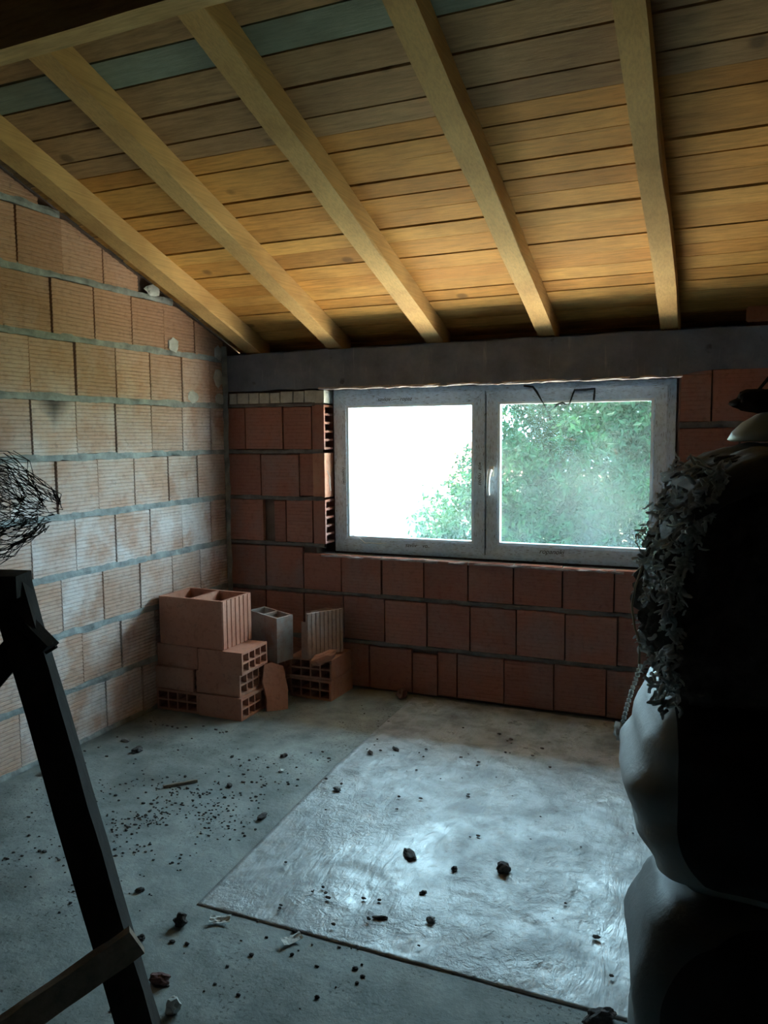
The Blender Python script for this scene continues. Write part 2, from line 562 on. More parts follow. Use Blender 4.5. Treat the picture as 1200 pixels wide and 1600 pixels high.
# back wall core with the window opening
OX0, OX1, OZ0, OZ1 = 0.640, 2.446, 0.735, 1.648
bw = MB()
y0, y1 = 0.028, 0.25
bw.box(-0.03, y0, 0, OX0 - 0.075, y1, 1.646)
bw.box(OX0 - 0.075, y0, 0, OX1 + 0.004, y1, OZ0 - 0.02)
bw.box(OX1 + 0.004, y0, 0, XR, y1, 1.675)
bw.box(OX0 - 0.075, 0.15, OZ0 - 0.02, OX0 - 0.002, y1, 1.646)
wall_back = tag(link('wall_back', bw, M_BACKING), kind='structure')
rb = MB()     # concrete ring beam over the window, its top sloping with the rafters
n = 44
vs, fs = [], []
for i in range(n + 1):
    x = -0.03 + (XR + 0.03) * i / n
    zb_ = 1.646 + (0.02 if x > OX1 else 0) + rnd.uniform(-.004, .004)
    jt = rnd.uniform(-.004, .004)
    vs += [(x, rnd.uniform(-.003, .003), zb_), (x, rnd.uniform(-.004, .003), 1.74), (x, rnd.uniform(-.003, .003), ZU - 0.012 + jt), (x, 0.25, ZU - 0.012 - SL * .25), (x, 0.25, zb_)]
for i in range(n):
    for k in range(5):
        fs.append((i * 5 + k, i * 5 + (k + 1) % 5, i * 5 + 5 + (k + 1) % 5, i * 5 + 5 + k))
fs += [tuple(range(5)), tuple(range(n * 5 + 4, n * 5 - 1, -1))]
rb.add(vs, fs)
link('ring_beam', rb, M_RING, wall_back)
fb = MB()    # fascia that closes the eaves behind the ring beam edge
fb.add([(-.25, .2, ZU - SL * .2 - .012), (XR + .2, .2, ZU - SL * .2 - .012), (XR + .2, .25, ZU - SL * .25 - .012), (-.25, .25, ZU - SL * .25 - .012),
        (-.25, .2, ZB - SL * .2), (XR + .2, .2, ZB - SL * .2), (XR + .2, .25, ZB - SL * .25), (-.25, .25, ZB - SL * .25)],
       [(0, 3, 2, 1), (4, 5, 6, 7), (0, 1, 5, 4), (1, 2, 6, 5), (2, 3, 7, 6), (3, 0, 4, 7)])
link('eaves_infill', fb, M_RING, wall_back)

# ---- bricks: face ribbed along x, front towards -y, origin bottom centre of the front
def rib_brick(wd, ht, ribs, depth, dep=0.026, clip=None, rr=rnd):
    b = MB()
    prof = [(0.006, 0.0)]
    pitch = ht / ribs
    for i in range(ribs):
        z = i * pitch
        prof += [(0.0, z + pitch * 0.14), (0.0, z + pitch * 0.74), (depth, z + pitch * 0.87)]
    prof[-1] = (0.006, ht)
    k = len(prof)
    vs = []
    for x in (-wd / 2, wd / 2):
        vs += [(x, y, z) for y, z in prof] + [(x, dep, ht), (x, dep, 0)]
    m = k + 2
    fs = [(i, i + m, (i + 1) % m + m, (i + 1) % m) for i in range(m)]
    fs += [tuple(range(m)), tuple(range(2 * m - 1, m - 1, -1))]
    b.add(vs, fs)
    return b


def fix_normals(me):
    bm = bmesh.new(); bm.from_mesh(me)
    bmesh.ops.recalc_face_normals(bm, faces=bm.faces[:])
    bm.to_mesh(me); bm.free()
    return me


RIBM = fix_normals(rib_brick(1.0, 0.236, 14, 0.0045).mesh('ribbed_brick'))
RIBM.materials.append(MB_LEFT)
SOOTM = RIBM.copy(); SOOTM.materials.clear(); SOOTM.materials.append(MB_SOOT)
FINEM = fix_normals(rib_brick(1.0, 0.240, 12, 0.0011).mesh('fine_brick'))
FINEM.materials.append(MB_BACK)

left_rows = {10: [], 9: [1.55, 1.305, 1.06], 8: [1.68, 1.43, 1.186, 0.94, 0.70], 7: [1.513, 1.262, 1.012, 0.761, 0.517, 0.263], 6: [1.64, 1.39, 1.139, 0.885, 0.64, 0.388, 0.138],
             5: [1.648, 1.398, 1.148, 0.898, 0.645, 0.393, 0.141], 4: [1.526, 1.276, 1.028, 0.782, 0.524, 0.277], 3: [1.43, 1.181, 0.929, 0.681, 0.424, 0.16],
             2: [1.526, 1.276, 1.025, 0.767, 0.518, 0.274], 1: [1.67, 1.419, 1.168, 0.919, 0.67, 0.42, 0.17], 0: [1.535, 1.278, 1.031, 0.78, 0.53, 0.28]}
for k, js in left_rows.items():
    js = list(js) or [1.43, 1.68]
    lo = min(js)
    while lo - 0.25 > 0.08:
        lo -= 0.25; js.append(lo)
    hi = max(js)
    while hi < 2.5:
        hi += 0.25; js.append(hi)
    js = sorted(js)
    if js[0] > 0.02: js = [0.0] + js
    js.append(2.76)
    for a, b in zip(js[:-1], js[1:]):
        wd = b - a - rnd.uniform(0.006, 0.011)
        if wd < 0.05: continue
        yc = -(a + b) / 2
        z0 = k * H + rnd.uniform(0.012, 0.017)
        if z0 + 0.02 > roofz(yc + wd / 2): continue
        soot = k == 5 and abs(yc + 1.27) < 0.06
        if z0 + 0.236 > roofz(-a) - 0.03:
            # cut along the roof slope
            me = (SOOTM if soot else RIBM).copy()
            bm = bmesh.new(); bm.from_mesh(me)
            bmesh.ops.scale(bm, vec=(wd, 1, 1), verts=bm.verts[:])
            co = Vector((0, 0, roofz(yc) - 0.03 - z0)); no = Vector((-SL, 0, 1)).normalized()
            # local x runs along +y in the wall, the roof falls with +y
            no = Vector((SL, 0, 1)).normalized()
            res = bmesh.ops.bisect_plane(bm, geom=bm.verts[:] + bm.edges[:] + bm.faces[:], plane_co=co, plane_no=no, clear_outer=True)
            ed = [e for e in bm.edges if len(e.link_faces) == 1]
            if ed: bmesh.ops.holes_fill(bm, edges=ed)
            if len(bm.faces) < 3:
                bm.free(); continue
            bm.to_mesh(me); bm.free()
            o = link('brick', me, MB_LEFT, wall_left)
        else:
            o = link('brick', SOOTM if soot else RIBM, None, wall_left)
            o.scale = (wd, 1, 1)
        o.location = (rnd.uniform(-0.004, 0.003), yc, z0)
        o.rotation_euler = (rnd.uniform(-.008, .008), rnd.uniform(-.006, .006), PI / 2 + rnd.uniform(-.008, .008))


def mortar_strip(name, parent, a, b, zc, axis, half=0.011, seed=0, mat=None, prot=0.003):
    """ragged bed of mortar along one course joint"""
    r = random.Random(seed)
    n = max(2, int((b - a) / 0.022))
    vs, fs = [], []
    for i in range(n + 1):
        s = a + (b - a) * i / n
        up = half * (1 + 0.55 * mnoise.noise(Vector((s * 9, seed * 1.3, 0)))) + r.uniform(-.002, .003)
        dn = half * (1 + 0.55 * mnoise.noise(Vector((s * 8, seed * 1.3, 9)))) + r.uniform(-.002, .003)
        pr = prot * (0.4 + mnoise.noise(Vector((s * 14, seed, 4))) * 2.2)
        for q, z in ((0.02, zc - dn), (-pr * 0.4, zc - dn * 0.9), (-pr - .001, zc), (-pr * 0.4, zc + up * 0.9), (0.02, zc + up)):
            vs.append((-q, -s, z) if axis == 'left' else (s, q, z))
    for i in range(n):
        for k in range(4):
            fs.append((i * 5 + k, i * 5 + k + 1, i * 5 + 6 + k, i * 5 + 5 + k))
    m = MB().add(vs, fs)
    return link(name, fix_normals(m.mesh(name)), mat or M_MORTAR, parent)


for k in range(0, 11):
    ymax = 2.76
    ymin = max(0.0, (k * H + 0.03 - ZB) / SL)
    if ymin < ymax - .1:
        mortar_strip('mortar_bed', wall_left, ymin, ymax, k * H + (0.004 if k else 0.008), 'left', 0.016, k, None, 0.006)
# chips of pale mortar where corner bricks are broken
for i, (y, z, a, b) in enumerate([(-.60, 2.118, .055, .03), (-.45, 1.866, .045, .034), (-.30, 1.606, .05, .036), (-.06, 1.72, .05, .05), (-.05, 1.60, .05, .03), (-.05, 1.86, .04, .04)]):
    c = MB(); c.lump((0.0, y, z), (0.007, a, b), i + 3, 2, 0.5, 2.0)
    link('mortar_patch', c, M_MORTAR_L, wall_left)
cs = MB()
cs.bar((0.004, -0.004, 0), (0.004, -0.004, 1.9), 0.028, 0.028, (1, 1, 0), 40, 0.004)
link('corner_mortar', cs, M_MORTAR, wall_back)

# ---- back wall bricks
def back_brick(a, b, z0, ht, name='brick'):
    wd = b - a - rnd.uniform(0.006, 0.011)
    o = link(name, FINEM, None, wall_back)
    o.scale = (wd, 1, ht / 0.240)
    o.location = ((a + b) / 2, rnd.uniform(-.003, .004), z0)
    o.rotation_euler = (rnd.uniform(-.006, .006), rnd.uniform(-.006, .006), rnd.uniform(-.008, .008))
    return o


back_rows = {5: [0.0, 0.133, 0.38, 0.56], 4: [0.0, 0.232, 0.48, 0.632], 3: [0.0, 0.242, 0.31, 0.39, 0.56],
             2: [0.0, 0.251, 0.493, 0.73, 0.972, 1.214, 1.456, 1.693, 1.938, 2.184, 2.434], 1: [0.0, 0.245, 0.494, 0.742, 0.988, 1.231, 1.466, 1.711, 1.954, 2.203, 2.453],
             0: [0.0, 0.144, 0.394, 0.644, 0.894, 1.146, 1.288, 1.397, 1.647, 1.9, 2.156, 2.406]}
for k, js in back_rows.items():
    if k < 3:
        while js[-1] < XR - 0.3: js.append(js[-1] + 0.25)
        js.append(XR)
    for i, (a, b) in enumerate(zip(js[:-1], js[1:])):
        z0 = k * H + rnd.uniform(0.012, 0.018)
        ht = 0.236
        if k == 2 and b > 0.6: ht = 0.205 if b < 2.5 else 0.236
        if k == 3 and i == 1: continue          # open gap between two bricks
        if k == 0 and i == 5: back_brick(a, b, z0, 0.22); continue
        back_brick(a, b, z0, ht)
    e = js[-1] if k < 3 else 0.632
    if k: mortar_strip('mortar_bed', wall_back, 0.0, e, k * H + 0.004, 'back', 0.011, 20 + k, M_MORTAR_D)
mortar_strip('mortar_bed', wall_back, 0.0, 0.632, 6 * H + 0.002, 'back', 0.009, 29, M_MORTAR_D)
for k, (z0, ht) in enumerate(((0.80, 0.10), (0.915, 0.245), (1.175, 0.235), (1.437, 0.233))):
    js = [2.455] + [2.71 - (0.12 if k % 2 else 0) + 0.25 * i for i in range(7)] + [XR]
    if k == 0: js = [2.455] + [2.6 + .25 * i for i in range(7)] + [XR]
    for a, b in zip(js[:-1], js[1:]):
        if b - a > 0.04: back_brick(a, min(b, XR), z0, ht)
    mortar_strip('mortar_bed', wall_back, 2.455, XR, z0 - 0.012, 'back', 0.014, 40 + k, M_MORTAR_D)
# pale tile strip over the bricks left of the window
x = 0.03
for i in range(9):
    wd = rnd.uniform(0.05, 0.085)
    if x + wd > 0.625: break
    c = MB(); c.bar((x + wd / 2, 0.012, 1.574), (x + wd / 2, 0.012, 1.634 + rnd.uniform(-.004, .004)), wd - 0.006, 0.024, (1, 0, 0), 2, 0.002)
    link('filler_tile', c, M_MORTAR_L, wall_back)
    x += wd
# brick ends seen in the left reveal of the window
for z0, hollow in ((0.795, True), (1.052, False), (1.315, True)):
    b = MB()
    xe = OX0 - 0.002
    b.box(OX0 - 0.075, 0.0, z0, OX0 - 0.045, 0.145, z0 + 0.243)
    if hollow:
        b.box(OX0 - 0.045, 0.0, z0, xe, 0.013, z0 + 0.243)
        b.box(OX0 - 0.045, 0.135, z0, xe, 0.145, z0 + 0.243)
        for i in range(6):
            zc = z0 + 0.006 + i * 0.0462
            b.box(OX0 - 0.045, 0.013, zc - 0.006, xe - 0.001, 0.135, zc + 0.006)
    else:
        b.box(OX0 - 0.045, 0.0, z0, xe, 0.145, z0 + 0.243)
    link('reveal_brick', b, MB_LOOSE if not hollow else MB_BACK, wall_back)
b = MB(); b.box(OX0 - 0.075, 0.0, 1.568, OX0, 0.145, 1.635)
link('reveal_tile', b, M_MORTAR_L, wall_back)
for nm, z, sx in (('sill_lip', OZ0 - 0.006, 51), ('lintel_lip', OZ1 - 0.004, 52)):
    mortar_strip(nm, wall_back, OX0 - 0.03, OX1 + 0.02, z, 'back', 0.006, sx, M_LIP, 0.008)
b = MB(); b.box(OX0 - 0.07, 0.03, OZ0 - 0.02, OX1, 0.25, OZ0 - 0.002)
link('sill_bed', b, M_MORTAR, wall_back)

# ------------------------------------------------------------------ window
win = tag(empty('window_1', ((OX0 + OX1) / 2, 0.1, OZ0)), kind='structure')
WO = Vector(win.location)


def wpart(name, b, mat, parent=win, bev=0.0):
    me = b.mesh(name)
    off = WO if parent else Vector()
    me.transform(Matrix.Translation(-off))
    if bev: bevel(me, bev, 2)
    o = link(name, me, mat, parent)
    return o


FX0, FX1, FZ0, FZ1 = 0.648, 2.436, 0.744, 1.640
Y0 = 0.098


def frame_bars(x0, x1, z0, z1, wd, ya, yb):
    """left, right, bottom and top bar with a mitred outline"""
    out = []
    o = [(x0, z0), (x1, z0), (x1, z1), (x0, z1)]
    i_ = [(x0 + wd, z0 + wd), (x1 - wd, z0 + wd), (x1 - wd, z1 - wd), (x0 + wd, z1 - wd)]
    for a, c in ((0, 1), (1, 2), (2, 3), (3, 0)):
        q = [o[a], o[c], i_[c], i_[a]]
        vs = [(p[0], ya, p[1]) for p in q] + [(p[0], yb, p[1]) for p in q]
        b = MB().add(vs, [(0, 1, 2, 3), (7, 6, 5, 4), (0, 4, 5, 1), (1, 5, 6, 2), (2, 6, 7, 3), (3, 7, 4, 0)])
        out.append((b, a % 2 == 0))
    return out


for b, hor in frame_bars(FX0, FX1, FZ0, FZ1, 0.05, Y0, Y0 + 0.07):
    wpart('frame_rail' if hor else 'frame_stile', b, M_FILM_X if hor else M_FILM_Z, win, 0.002)
b = MB(); b.box(1.49, Y0 + 0.02, FZ0 + .04, 1.555, Y0 + 0.07, FZ1 - .04)
wpart('mullion', b, M_FILM_Z)
b = MB()
b.box(OX0 - 0.001, 0.105, FZ0, FX0, 0.16, FZ1); b.box(FX1, 0.105, OZ0 - .02, OX1 + .004, 0.16, OZ1)
b.box(OX0, 0.105, FZ1, OX1, 0.16, OZ1); b.box(OX0, 0.105, OZ0 - .004, OX1, 0.16, FZ0)
wpart('foam_seal', b, M_FOAM)
SA = (0.672, 1.519, 0.764, 1.612)
SB = (1.526, 2.398, 0.764, 1.612)
sashes = []
for (x0, x1, z0, z1) in (SA, SB):
    se = empty('sash', (0, 0, 0))
    se.parent = win
    sashes.append(se)
    for b, hor in frame_bars(x0, x1, z0, z1, 0.060, Y0 - 0.014, Y0 + 0.05):
        wpart('sash_rail' if hor else 'sash_stile', b, M_FILM_X if hor else M_FILM_Z, se, 0.003)
    bb = MB()
    for b, hor in frame_bars(x0 + 0.058, x1 - 0.058, z0 + 0.058, z1 - 0.058, 0.014, Y0 - 0.010, Y0 + 0.02):
        bb.add(b.v, b.f)
    wpart('glazing_bead', bb, M_BEAD, se)
    b2 = MB(); b2.box(x0 + 0.062, Y0 + 0.014, z0 + 0.062, x1 - 0.062, Y0 + 0.018, z1 - 0.062)
    wpart('pane', b2, M_GLASS, se)
# handle on the right sash
hx, hz = 1.553, 1.205
b = MB()
b.bar((hx + .004, Y0 - 0.018, hz - 0.030), (hx + .004, Y0 - 0.018, hz + 0.022), 0.024, 0.010, (1, 0, 0))
b.tube([(hx + .004, Y0 - 0.018, hz), (hx + .004, Y0 - 0.045, hz)], 0.008, 8)
b.tube([(hx + .004, Y0 - 0.045, hz + .006), (hx, Y0 - 0.053, hz - 0.02), (hx - 0.004, Y0 - 0.056, hz - 0.06), (hx - 0.005, Y0 - 0.054, hz - 0.10), (hx - 0.002, Y0 - 0.048, hz - 0.125)], [0.010, 0.0095, 0.009, 0.0085, 0.006], 8)
wpart('handle', b, M_HANDLE, sashes[1])


def film_text(txt, x, z, size, rot, parent):
    cu = bpy.data.curves.new('film_print', 'FONT')
    cu.body = txt
    cu.size = size
    cu.shear = 0.3
    cu.extrude = 0.0002
    cu.align_x = 'CENTER'
    o = bpy.data.objects.new('film_print', cu)
    COL.objects.link(o)
    cu.materials.append(M_PRINT)
    o.parent = parent
    o.location = Vector((x, Y0 - 0.0145, z)) - WO
    o.rotation_euler = (PI / 2, rot, 0)


film_text('ropanoki', 1.865, 0.79, 0.034, 0, sashes[1])
film_text('savliv    vo', 1.14, 0.79, 0.030, 0, sashes[0])
film_text('savlov  — ropaz', 1.02, 1.572, 0.030, 0, sashes[0])
film_text('voz  ropas', 1.487, 1.19, 0.028, PI / 2, sashes[0])
film_text('ropanoki', 0.706, 1.17, 0.026, PI / 2, sashes[0])

# ------------------------------------------------------------------ ceiling: boards on rafters and a purlin
cl = MB()
ya, yb = 0.75, YR - 0.2
vs = []
for z in (0.024, 0.05):
    vs += [(-0.6, ya, roofz(ya) + z), (XR + 0.6, ya, roofz(ya) + z), (XR + 0.6, yb, roofz(yb) + z), (-0.6, yb, roofz(yb) + z)]
cl.add(vs, [(0, 3, 2, 1), (4, 5, 6, 7), (0, 1, 5, 4), (1, 2, 6, 5), (2, 3, 7, 6), (3, 0, 4, 7)])
ceil = tag(link('ceiling', cl, M_BACKING), kind='structure')
cuts = [-0.25, -0.16, -0.07, 0.02, 0.115, 0.205, 0.29, 0.385, 0.475, 0.575, 0.69, 0.785, 0.882, 0.975, 1.062, 1.157, 1.242, 1.325, 1.415, 1.546, 1.676, 1.787, 1.90, 2.02, 2.14, 2.25, 2.36, 2.46, 2.57, 2.68, 2.79, 2.90, 3.02, 3.14, 3.25, 3.36, 3.5, 3.62, 3.75]
XB0, XB1 = -0.02, XR
nrm = Vector((0, SL, 1)).normalized()     # roof normal (up)
for i, (a, c) in enumerate(zip(cuts[:-1], cuts[1:])):
    gap = rnd.choice((0.004, 0.005, 0.007)) if not 1.6 < a < 1.95 else 0.007
    m_ = M_BOARD
    if 1.66 < a < 1.7: m_ = M_BOARD_GREEN
    elif 1.3 < a < 1.66 or 1.7 < a < 2.3: m_ = M_BOARD_OLD
    b = MB()
    n = 12
    vs, fs = [], []
    w1 = rnd.uniform(-.002, .002)
    dz0 = rnd.uniform(0, 0.005)
    for j in range(n + 1):
        x = XB0 + (XB1 - XB0) * j / n
        e0 = gap / 2 + rnd.uniform(-.0012, .0012); e1 = gap / 2 + rnd.uniform(-.0012, .0012)
        dz = dz0 + 0.002 * mnoise.noise(Vector((x, a * 7, 0)))
        for d, z in ((a + e0, 0), (c - e1, 0), (c - e1, 0.02), (a + e0, 0.02)):
            vs.append((x, -d, ZB + SL * d + z + dz))
    for j in range(n):
        for k in range(4):
            fs.append((j * 4 + k, j * 4 + (k + 1) % 4, j * 4 + 4 + (k + 1) % 4, j * 4 + 4 + k))
    fs += [(3, 2, 1, 0), (n * 4, n * 4 + 1, n * 4 + 2, n * 4 + 3)]
    b.add(vs, fs)
    link('board', fix_normals(b.mesh('board')), m_, ceil)


def rafter(x0, x1, label, seed, d0=-0.12, d1=3.9):
    r = random.Random(seed)
    n = 30
    vs, fs = [], []
    ht = ZB - ZU
    for j in range(n + 1):
        d = d0 + (d1 - d0) * j / n
        wob = 0.006 * mnoise.noise(Vector((d * 1.3, seed * 5.1, 0)))
        wan = (2.0 if seed == 3 else 1) * max(0, 0.014 * mnoise.noise(Vector((d * 2.3, seed * 3.1, 5))))    # waney lower edges
        wan2 = max(0, 0.012 * mnoise.noise(Vector((d * 2.0, seed * 2.1, 9))))
        zb_, zt = ZU + SL * d, ZB + SL * d + 0.001
        vs += [(x0 + wan2 + wob, -d, zb_ + r.uniform(-.0015, .0015)), (x1 - wan + wob, -d, zb_ + r.uniform(-.0015, .0015)), (x1 + wob, -d, zb_ + 0.004 + wan), (x1 + wob, -d, zt), (x0 + wob, -d, zt), (x0 + wob, -d, zb_ + 0.004 + wan2)]
    for j in range(n):
        for k in range(6):
            fs.append((j * 6 + k, j * 6 + (k + 1) % 6, j * 6 + 6 + (k + 1) % 6, j * 6 + 6 + k))
    fs += [tuple(range(6)), tuple(range(n * 6 + 5, n * 6 - 1, -1))]
    o = link('rafter', fix_normals(MB().add(vs, fs).mesh('rafter')), M_RAFTER)
    return tag(o, label, 'rafter', 'roof rafters')


rafter(0.135, 0.235, 'sawn timber rafter running down right beside the left brick wall', 1)
rafter(0.657, 0.748, 'second sawn rafter from the left wall, its foot left of the window', 2)
r3 = rafter(1.228, 1.321, 'brightest sawn rafter with waney steps, its foot above the left sash', 3)
rafter(1.802, 1.889, 'sawn rafter coming down above the handle side of the right sash', 4)
rafter(2.366, 2.447, 'rightmost sawn rafter in view, with a pale split along its left edge', 5)
rafter(2.93, 3.02, 'sixth sawn rafter from the left wall, next to the split one', 6)
rafter(3.50, 3.59, 'seventh sawn rafter from the left wall, beyond the sack pile', 7)
sp = MB(); sp.tube([(2.363, -.92, ZU + SL * .92 + .02), (2.361, -.80, ZU + SL * .80 + .006), (2.364, -.66, ZU + SL * .66 + .012), (2.366, -.55, ZU + SL * .55 + .004)], [0.001, 0.004, 0.003, 0.001], 5)
# purlin carrying the rafters, seen at the upper left
pu = MB()
zp = 2.45
pu.bar((0.0, -2.130, zp + 0.07), (XR, -2.23, zp + 0.07), 0.072, 0.138, (0, 1, 0), 24, 0.002)
po = link('purlin', fix_normals(pu.mesh('purlin')), M_PURLIN)
tag(po, 'heavy cross beam carrying the rafter tops at the upper left', 'beam')
sk = MB(); sk.bar((2.42, -2.52, roofz(-2.5)), (2.42, -3.4, roofz(-3.4)), 0.04, 0.04)

# brick left lying on the ring beam at the right
lb = MB(); lb.box(-0.1, -0.05, 0, 0.1, 0.05, 0.075)
me = bevel(lb.mesh('clay_brick'), 0.006, 2)
o = link('clay_brick', me, MB_LOOSE); o.location = (2.82, 0.06, ZU - 0.012 - SL * 0.0 + 0.002); o.rotation_euler = (-math.atan(SL), 0, 0.0)
tag(o, 'broken reddish brick lying on the concrete ring beam at far right', 'brick')

# ------------------------------------------------------------------ plastic sheet on the floor
nx, ny = 90, 150
X0, X1, YA, YB = 1.175, 2.62, -2.04, -0.03
vs, fs = [], []
for j in range(ny + 1):
    v = j / ny
    y = YA + (YB - YA) * v
    xl = 1.255 + (1.184 - 1.255) * min(1, v / 0.52) if v < 0.52 else 1.184 + (1.165 - 1.184) * (v - 0.52) / 0.48
    for i in range(nx + 1):
        u = i / nx
        x = xl + (X1 - xl) * u
        yy = y + (0.004 * mnoise.noise(Vector((x * 6, 0, 3))) if j == 0 else 0)
        h = 0.0035 + 0.006 * max(0, mnoise.noise(Vector((x * 3.1 + y * 1.2, y * 5, 1)))) + 0.009 * max(0, 1 - abs(mnoise.noise(Vector((x * 2.2, y * 2.8, 7)))) * 9) * 0.5
        h += 0.004 * abs(mnoise.noise(Vector((x * 14, y * 14, 2))))
        # raised ripples at the near edge
        e = max(0, 1 - v * 9)
        h += e * 0.005 * max(0, mnoise.noise(Vector((x * 7, 5, 1))))
        # a fold line across the far left part
        h += 0.008 * math.exp(-((y + 0.98 + (x - 1.18) * 0.35) / 0.02) ** 2) * max(0, 1 - (x - 1.18) / 0.45)
        h = 0.0008 + h * min(1, 0.03 + v * 12) * min(1, 0.1 + u * 10)
        vs.append((x, yy, h))
for j in range(ny):
    for i in range(nx):
        a = j * (nx + 1) + i
        fs.append((a, a + 1, a + nx + 2, a + nx + 1))
sh = link('plastic_sheet', MB().add(vs, fs), M_SHEET, None, True)
sm = sh.modifiers.new('thickness', 'SOLIDIFY'); sm.thickness = 0.0012; sm.offset = 1
tag(sh, 'dusty translucent plastic sheet spread on the concrete floor below the window', 'plastic sheet')

# ------------------------------------------------------------------ hollow clay blocks in the corner
def hollow(dx, dy, dz, axis, na, nb, wall=0.012, web=0.008, ribs=None):
    """block dx*dy*dz, origin at the bottom centre, with na x nb through cells along axis"""
    b = MB()
    D = {'x': (dy, dz, dx), 'y': (dx, dz, dy), 'z': (dx, dy, dz)}[axis]
    A, B_, L = D

    def put(a0, b0, a1, b1, l0=0.0, l1=None):
        l1 = L if l1 is None else l1
        if axis == 'x': b.box(l0 - L / 2, a0 - A / 2, b0, l1 - L / 2, a1 - A / 2, b1)
        elif axis == 'y': b.box(a0 - A / 2, l0 - L / 2, b0, a1 - A / 2, l1 - L / 2, b1)
        else: b.box(a0 - A / 2, b0 - B_ / 2, l0, a1 - A / 2, b1 - B_ / 2, l1)
    put(0, 0, wall, B_); put(A - wall, 0, A, B_)
    put(wall, 0, A - wall, wall); put(wall, B_ - wall, A - wall, B_)
    for i in range(1, na):
        c = wall + (A - 2 * wall) * i / na
        put(c - web / 2, wall, c + web / 2, B_ - wall)
    for j in range(1, nb):
        c = wall + (B_ - 2 * wall) * j / nb
        put(wall, c - web / 2, A - wall, c + web / 2)
    if na * nb > 3:      # a shut bottom deep inside so that cells read dark, as the far end stands on others
        pass
    if ribs:
        for face, cnt, vert in ribs:
            for i in range(cnt):
                t0 = (i + 0.12) / cnt; t1 = (i + 0.80) / cnt
                e = 0.0035
                if face == '+x' and vert: b.box(dx / 2 - .0005, -dy / 2 + dy * t0, 0.001, dx / 2 + e, -dy / 2 + dy * t1, dz - .001)
                if face == '-y' and vert: b.box(-dx / 2 + dx * t0, -dy / 2 - e, 0.001, -dx / 2 + dx * t1, -dy / 2 + .0005, dz - .001)
                if face == '-y' and not vert: b.box(-dx / 2 + .001, -dy / 2 - e, dz * t0, dx / 2 - .001, -dy / 2 + .0005, dz * t1)
    return b.mesh('hollow_block')


flat_x = hollow(0.252, 0.245, 0.111, 'x', 4, 2)
flat_y = hollow(0.252, 0.245, 0.107, 'y', 4, 2)


def place(me, loc, rz, label, name='hollow_block', rx=0.0, ry=0.0, mat=MB_LOOSE):
    o = link(name, me, mat)
    o.location = loc
    o.rotation_euler = (rx, ry, rz)
    return tag(o, label, 'clay block', 'loose clay blocks in the corner')


place(flat_x, (0.392, -0.562, 0.001), 0.0, 'bottom flat clay block at the front of the corner stack, cells facing the window')
place(flat_y, (0.128, -0.556, 0.001), 0.03, 'flat clay block with cells facing out, bottom left of the stack by the left wall')
place(flat_x, (0.375, -0.552, 0.116), 0.025, 'flat hollow clay block in the middle layer, right side of the corner stack')
place(flat_x, (0.112, -0.560, 0.114), -0.015, 'flat clay block in the middle layer nearest the left wall')
place(flat_x, (0.398, -0.566, 0.231), 0.035, 'flat hollow clay block in the third layer directly under the tall open block')
place(flat_x, (0.134, -0.546, 0.229), -0.02, 'flat clay block in the third layer on the left wall side')
place(hollow(0.385, 0.25, 0.243, 'z', 2, 1, 0.015, 0.014, [('+x', 7, True)]), (0.228, -0.553, 0.345), -0.02, 'tall open clay block with two big cells on top of the stack')
place(flat_y, (0.668, -0.130, 0.001), -0.03, 'flat clay block on the floor by the back wall, bottom one under the tilted blocks', mat=MB_DUSTY)
place(flat_y, (0.665, -0.130, 0.111), 0.02, 'flat clay block under the broken upright block, second from the floor', mat=MB_DUSTY)
place(hollow(0.235, 0.235, 0.216, 'x', 3, 3), (0.375, -0.255, 0.001), 0.0, 'large clay block hidden behind the front stack, on the floor')
# two blocks set upright on them
place(hollow(0.235, 0.108, 0.24, 'z', 2, 1, 0.011, 0.010), (0.455, -0.298, 0.222), -0.34, 'tilted upright clay block with an open cell, behind the tall open block', rx=0.03, ry=0.05, mat=MB_DUSTY)
bk = MB()     # broken block: ribbed face, back wall and a stub of web
bk.box(-0.145, -0.012, 0, 0.125, 0.0, 0.236)
for i in range(9):
    bk.box(-0.145 + 0.27 * (i + .12) / 9, -0.0155, 0.001, -0.145 + 0.27 * (i + .8) / 9, -0.0115, 0.234)
bk.box(0.112, 0.0, 0, 0.125, 0.12, 0.228)
bk.box(-0.01, 0.0, 0, 0.0, 0.10, 0.215)
bk.box(-0.145, 0.0, 0, -0.133, 0.03, 0.19)
bk.box(0.0, 0.11, 0, 0.112, 0.12, 0.225)
place(bk.mesh('hollow_block'), (0.728, -0.195, 0.2295), 1.27, 'broken upright clay block with a ribbed dusty face near the window wall', rx=-0.05, ry=0.06, mat=MB_DUSTY)
# broken pieces
fr = MB()
pts = [(-.06, 0), (.055, -.005), (.066, .10), (.052, .215), (-.01, .24), (-.05, .232), (-.068, .15), (-.055, .07)]
k = len(pts)
fr.add([(x, -0.009, z) for x, z in pts] + [(x, 0.009, z) for x, z in pts], [tuple(range(k)), tuple(range(2 * k - 1, k - 1, -1))] + [(i, i + k, (i + 1) % k + k, (i + 1) % k) for i in range(k)])
o = link('brick_fragment', fix_normals(fr.mesh('brick_fragment')), MB_LOOSE)
o.location = (0.595, -0.475, 0.002); o.rotation_euler = (-0.30, 0.04, 0.95)
tag(o, 'broken clay slab leaning upright between the two block stacks', 'brick fragment')
fr = MB(); fr.lump((0, 0, 0), (0.075, 0.03, 0.03), 11, 2, 0.5, 2.2)
o = link('brick_fragment', fr, MB_LOOSE); o.location = (0.775, -0.30, 0.245); o.rotation_euler = (0, -0.4, 0.4)
tag(o, 'grey dusty rubble chunk on the blocks beside the broken upright block', 'brick fragment')

